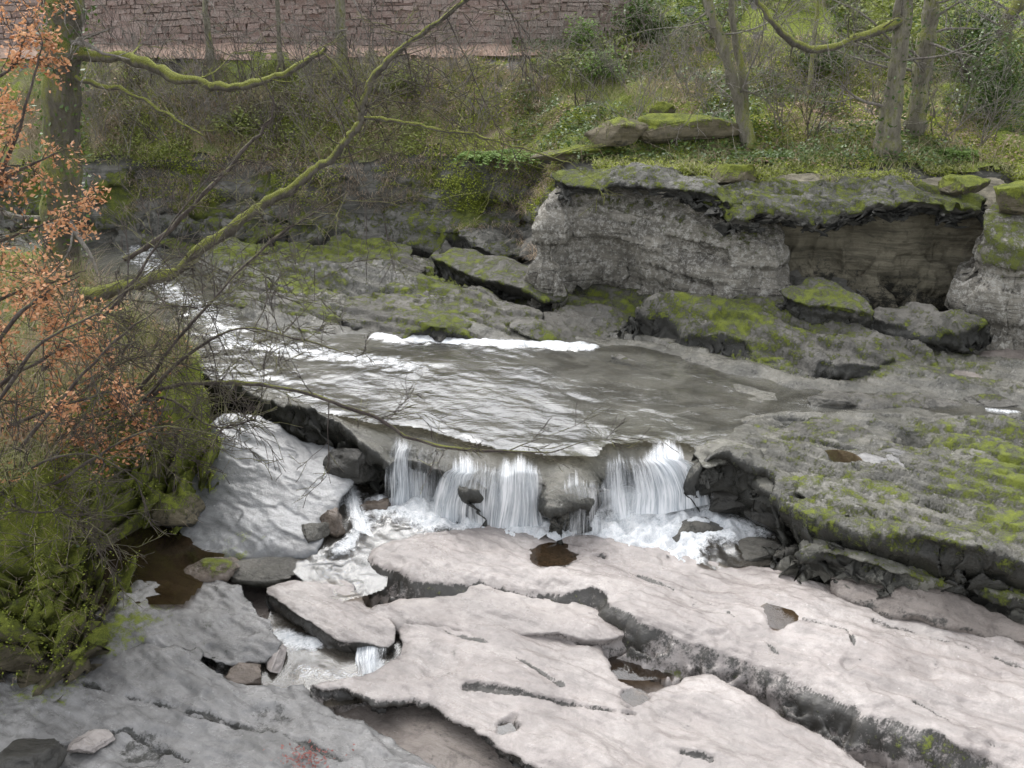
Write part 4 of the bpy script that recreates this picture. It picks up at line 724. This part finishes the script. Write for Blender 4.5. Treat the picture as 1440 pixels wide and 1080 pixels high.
def bough(label,specs,n,mat='twigdark',L=(.4,1.2),leafn=0,dirv=(.5,0,.1),ls=.075,mr=.0052):
    e=empty('beech_sapling',tuple(PY(*specs[0][0][:3])),label,'sapling');tips=[]
    for sp in specs:
        mb=MB();c,r=limb(mb,sp,.016,5,6);mb.build('branch',mat,e)
        tw=MB()
        for k in range(n):
            i=random.randint(3,len(c)-1);grow(tw,c[i],(rv(1)+Vector(dirv)).normalized(),random.uniform(*L),.011,2,4,.2,0,5,.8,tips=tips,minr=mr)
        tw.build('twigs',mat,e)
    if leafn:
        T=np.array([t[:] for t in tips]);k=fbm(T[:,0]*1.3,T[:,1]*1.3,T[:,2]*1.3,3,71)>-.15;T=T[k];idx=rng.integers(0,len(T),leafn);leaves('foliage',T[idx]+rng.normal(size=(leafn,3))*.08,ls,'beech',e,flat=.2)
bough('bare sapling with one long low bough reaching across the waterfall',[[(70,600,15.8,.05),(190,570,15.6,.04),(240,543,15.4,.038),(330,538,15.2,.034),(420,550,15,.032),(520,583,14.8,.029),(570,612,14.7,.027),(640,630,14.6,.025),(700,634,14.5,.023),(775,637,14.4,.01)]],18)
bough('bare sapling fanning fine twigs over the rapids from the left bank',[[(70,600,15.9,.04),(180,560,15.8,.03),(240,490,15.6,.025),(300,420,15.5,.02),(380,340,15.4,.016),(490,268,15.3,.008)],[(70,610,15.8,.04),(180,580,15.6,.03),(260,500,15.4,.025),(340,462,15.2,.018),(430,480,15,.012),(500,500,15,.006)],[(70,620,15.6,.04),(160,600,15.4,.03),(230,560,15.2,.025),(300,600,15,.015),(360,590,15,.008)],[(60,520,16.2,.03),(170,420,16,.025),(230,330,16,.015),(300,240,16,.008)]],18)
bough('bare twiggy sapling rising through the lower left bank',[[(-20,680,14,.04),(20,640,14,.03),(90,560,14,.025),(160,480,14,.018),(230,430,14,.006)],[(-20,720,13.8,.03),(60,690,13.8,.03),(140,640,13.8,.02),(220,600,13.8,.012),(300,610,13.8,.006)],[(-40,600,14,.03),(0,560,14,.03),(60,480,14,.02),(140,440,14,.012),(200,380,14,.006)],[(-60,720,13.6,.03),(-20,700,13.6,.03),(60,650,13.6,.02),(130,640,13.6,.012),(200,680,13.6,.006)]],18)
bough('bare brambly sapling in the grass of the left bank edge',[[(60,640,15,.03),(120,600,15,.025),(190,600,15,.018),(250,640,15,.006)],[(60,600,15.5,.03),(140,530,15.5,.02),(210,500,15.5,.012),(280,520,15.5,.006)],[(0,700,13.4,.03),(40,720,13.3,.02),(90,720,13.3,.012),(130,760,13.3,.006)]],18)
bough('leafy young beech with orange leaves beside the ivy clad tree',[[(-60,420,17,.05),(-20,300,17,.04),(20,200,17,.03),(45,120,17,.02),(60,60,17,.01)],[(-60,350,17,.04),(0,260,17,.03),(50,230,17,.02),(90,210,17,.01)],[(-80,200,17,.04),(-20,120,17,.03),(20,90,17,.02),(40,30,17,.01)],[(-60,480,16.5,.05),(0,420,16.5,.03),(60,400,16.5,.02),(120,380,16.5,.01)],[(-60,400,17,.04),(0,340,17,.03),(50,320,17,.02),(90,300,17,.01)]],10,leafn=3900,dirv=(.0,0,0),L=(.3,.8),ls=.075)
bough('low orange leaved beech spreading over the left bank',[[(-80,620,15,.05),(0,540,15,.035),(70,500,15,.025),(120,470,15,.012)],[(-40,620,14.6,.04),(60,580,14.6,.03),(140,555,14.6,.02),(210,540,14.6,.01)],[(-60,560,15,.04),(20,450,15,.03),(70,410,15,.02),(110,390,15,.01)],[(60,640,14.6,.03),(110,600,14.5,.02),(170,620,14.4,.01)]],11,leafn=3900,dirv=(.1,0,0),L=(.3,.9),ls=.075)
# left bank cover
def glb(x,y):return lbtop(np.asarray(x,float),np.asarray(y,float))
p=scat(34000,-14,-4,12,22,glb,lbpoly,-.0,(.8,45,-.2));tag(blades('bank_grass',p,.34,.014,'grass',lean=.8,ldir=(.35,-.2,0)),'long arching grass over the left bank','grass',kind='stuff')
p=scat(16000,-14,-4,12,22,glb,lbpoly,0,(.9,46,-.15));p[:,2]+=.1;tag(leaves('bank_leaf_litter',p,.07,'beech',flat=1),'fallen orange beech leaves on the left bank','leaf litter',kind='stuff')
p=scat(14000,-14,-4,12,22,glb,lbpoly,-.0,(.7,47,-.2));tag(blades('bank_stems',p,.6,.012,'straw',lean=.9,ldir=(.3,-.2,0)),'tangled dead stems over the left bank','undergrowth',kind='stuff')
me=lb.data;nv=len(me.vertices);nn=np.zeros(nv*3);me.vertices.foreach_get('normal',nn);nn=nn.reshape(-1,3)
sel=np.where((co[:,2]>-1.45)&(co[:,1]<24)&(co[:,0]>-12))[0]
pk=rng.choice(sel,110000);pp=co[pk]+nn[pk]*rng.uniform(0,.05,110000)[:,None]+rng.normal(size=(110000,3))*.025
kk=fbm(pp[:,0]*1.2,pp[:,1]*1.2,pp[:,2]*1.2,3,50)>-.15
tag(leaves('moss_cover',pp[kk],.036,'mossleaf',flat=.8),'bright moss clothing the left bank','moss',kind='stuff')
pk=rng.choice(sel,12000);pp=co[pk]+nn[pk]*.04;kk=fbm(pp[:,0],pp[:,1],pp[:,2],3,51)>.0
tag(blades('hanging_stems',pp[kk],.28,.010,'straw',lean=.5,ldir=(.3,-.2,-1.1)),'dead stems and grass hanging down the face of the left bank','undergrowth',kind='stuff')
pk=rng.choice(sel,3500);pp=co[pk]+nn[pk]*.06;kk=fbm(pp[:,0],pp[:,1],pp[:,2],3,52)>.1
tag(leaves('bank_ivy',pp[kk],.06,'ivy',flat=.2),'small dark green leaves on the left bank','ground cover',kind='stuff')
pr=P(430,1068,-1.58);tag(leaves('leaf_clump',np.array(pr)+rng.normal(size=(150,3))*np.array([.2,.12,.02])+np.array([0,0,.05]),.045,'red',flat=1),'faint dull red clump of leaves at the bottom edge of the lower left slab','leaves',kind='stuff')
# ================= camera, light
cam=bpy.data.cameras.new('camera');co_=bpy.data.objects.new('camera',cam);C.objects.link(co_);co_.location=(0,0,CZ);co_.rotation_euler=(math.radians(90-24),0,0);cam.sensor_width=36;cam.lens=18/math.tan(math.radians(25));cam.clip_end=500
bpy.context.scene.camera=co_
w=bpy.data.worlds.new('World');bpy.context.scene.world=w;w.use_nodes=True;nt=w.node_tree;bg=nt.nodes['Background']
sk=nt.nodes.new('ShaderNodeTexSky');sk.sky_type='NISHITA';sk.sun_disc=False;el=math.radians(55);sk.sun_elevation=el;sk.sun_rotation=math.radians(-20);sk.dust_density=3
hs=nt.nodes.new('ShaderNodeHueSaturation');hs.inputs['Saturation'].default_value=.18;hs.inputs['Value'].default_value=2.85;nt.links.new(sk.outputs[0],hs.inputs['Color']);nt.links.new(hs.outputs[0],bg.inputs[0]);bg.inputs[1].default_value=.15
sl=bpy.data.lights.new('sun','SUN');sl.energy=.8;sl.angle=math.radians(30);sl.color=(1,.98,.94);so=bpy.data.objects.new('sun',sl);C.objects.link(so)
d=Vector((math.sin(math.radians(-20))*math.cos(el),math.cos(math.radians(-20))*math.cos(el),math.sin(el)));so.rotation_euler=d.to_track_quat('Z','Y').to_euler();so.location=(0,0,30)
s=bpy.context.scene;s.view_settings.view_transform='Standard';s.view_settings.look='None';s.view_settings.exposure=0
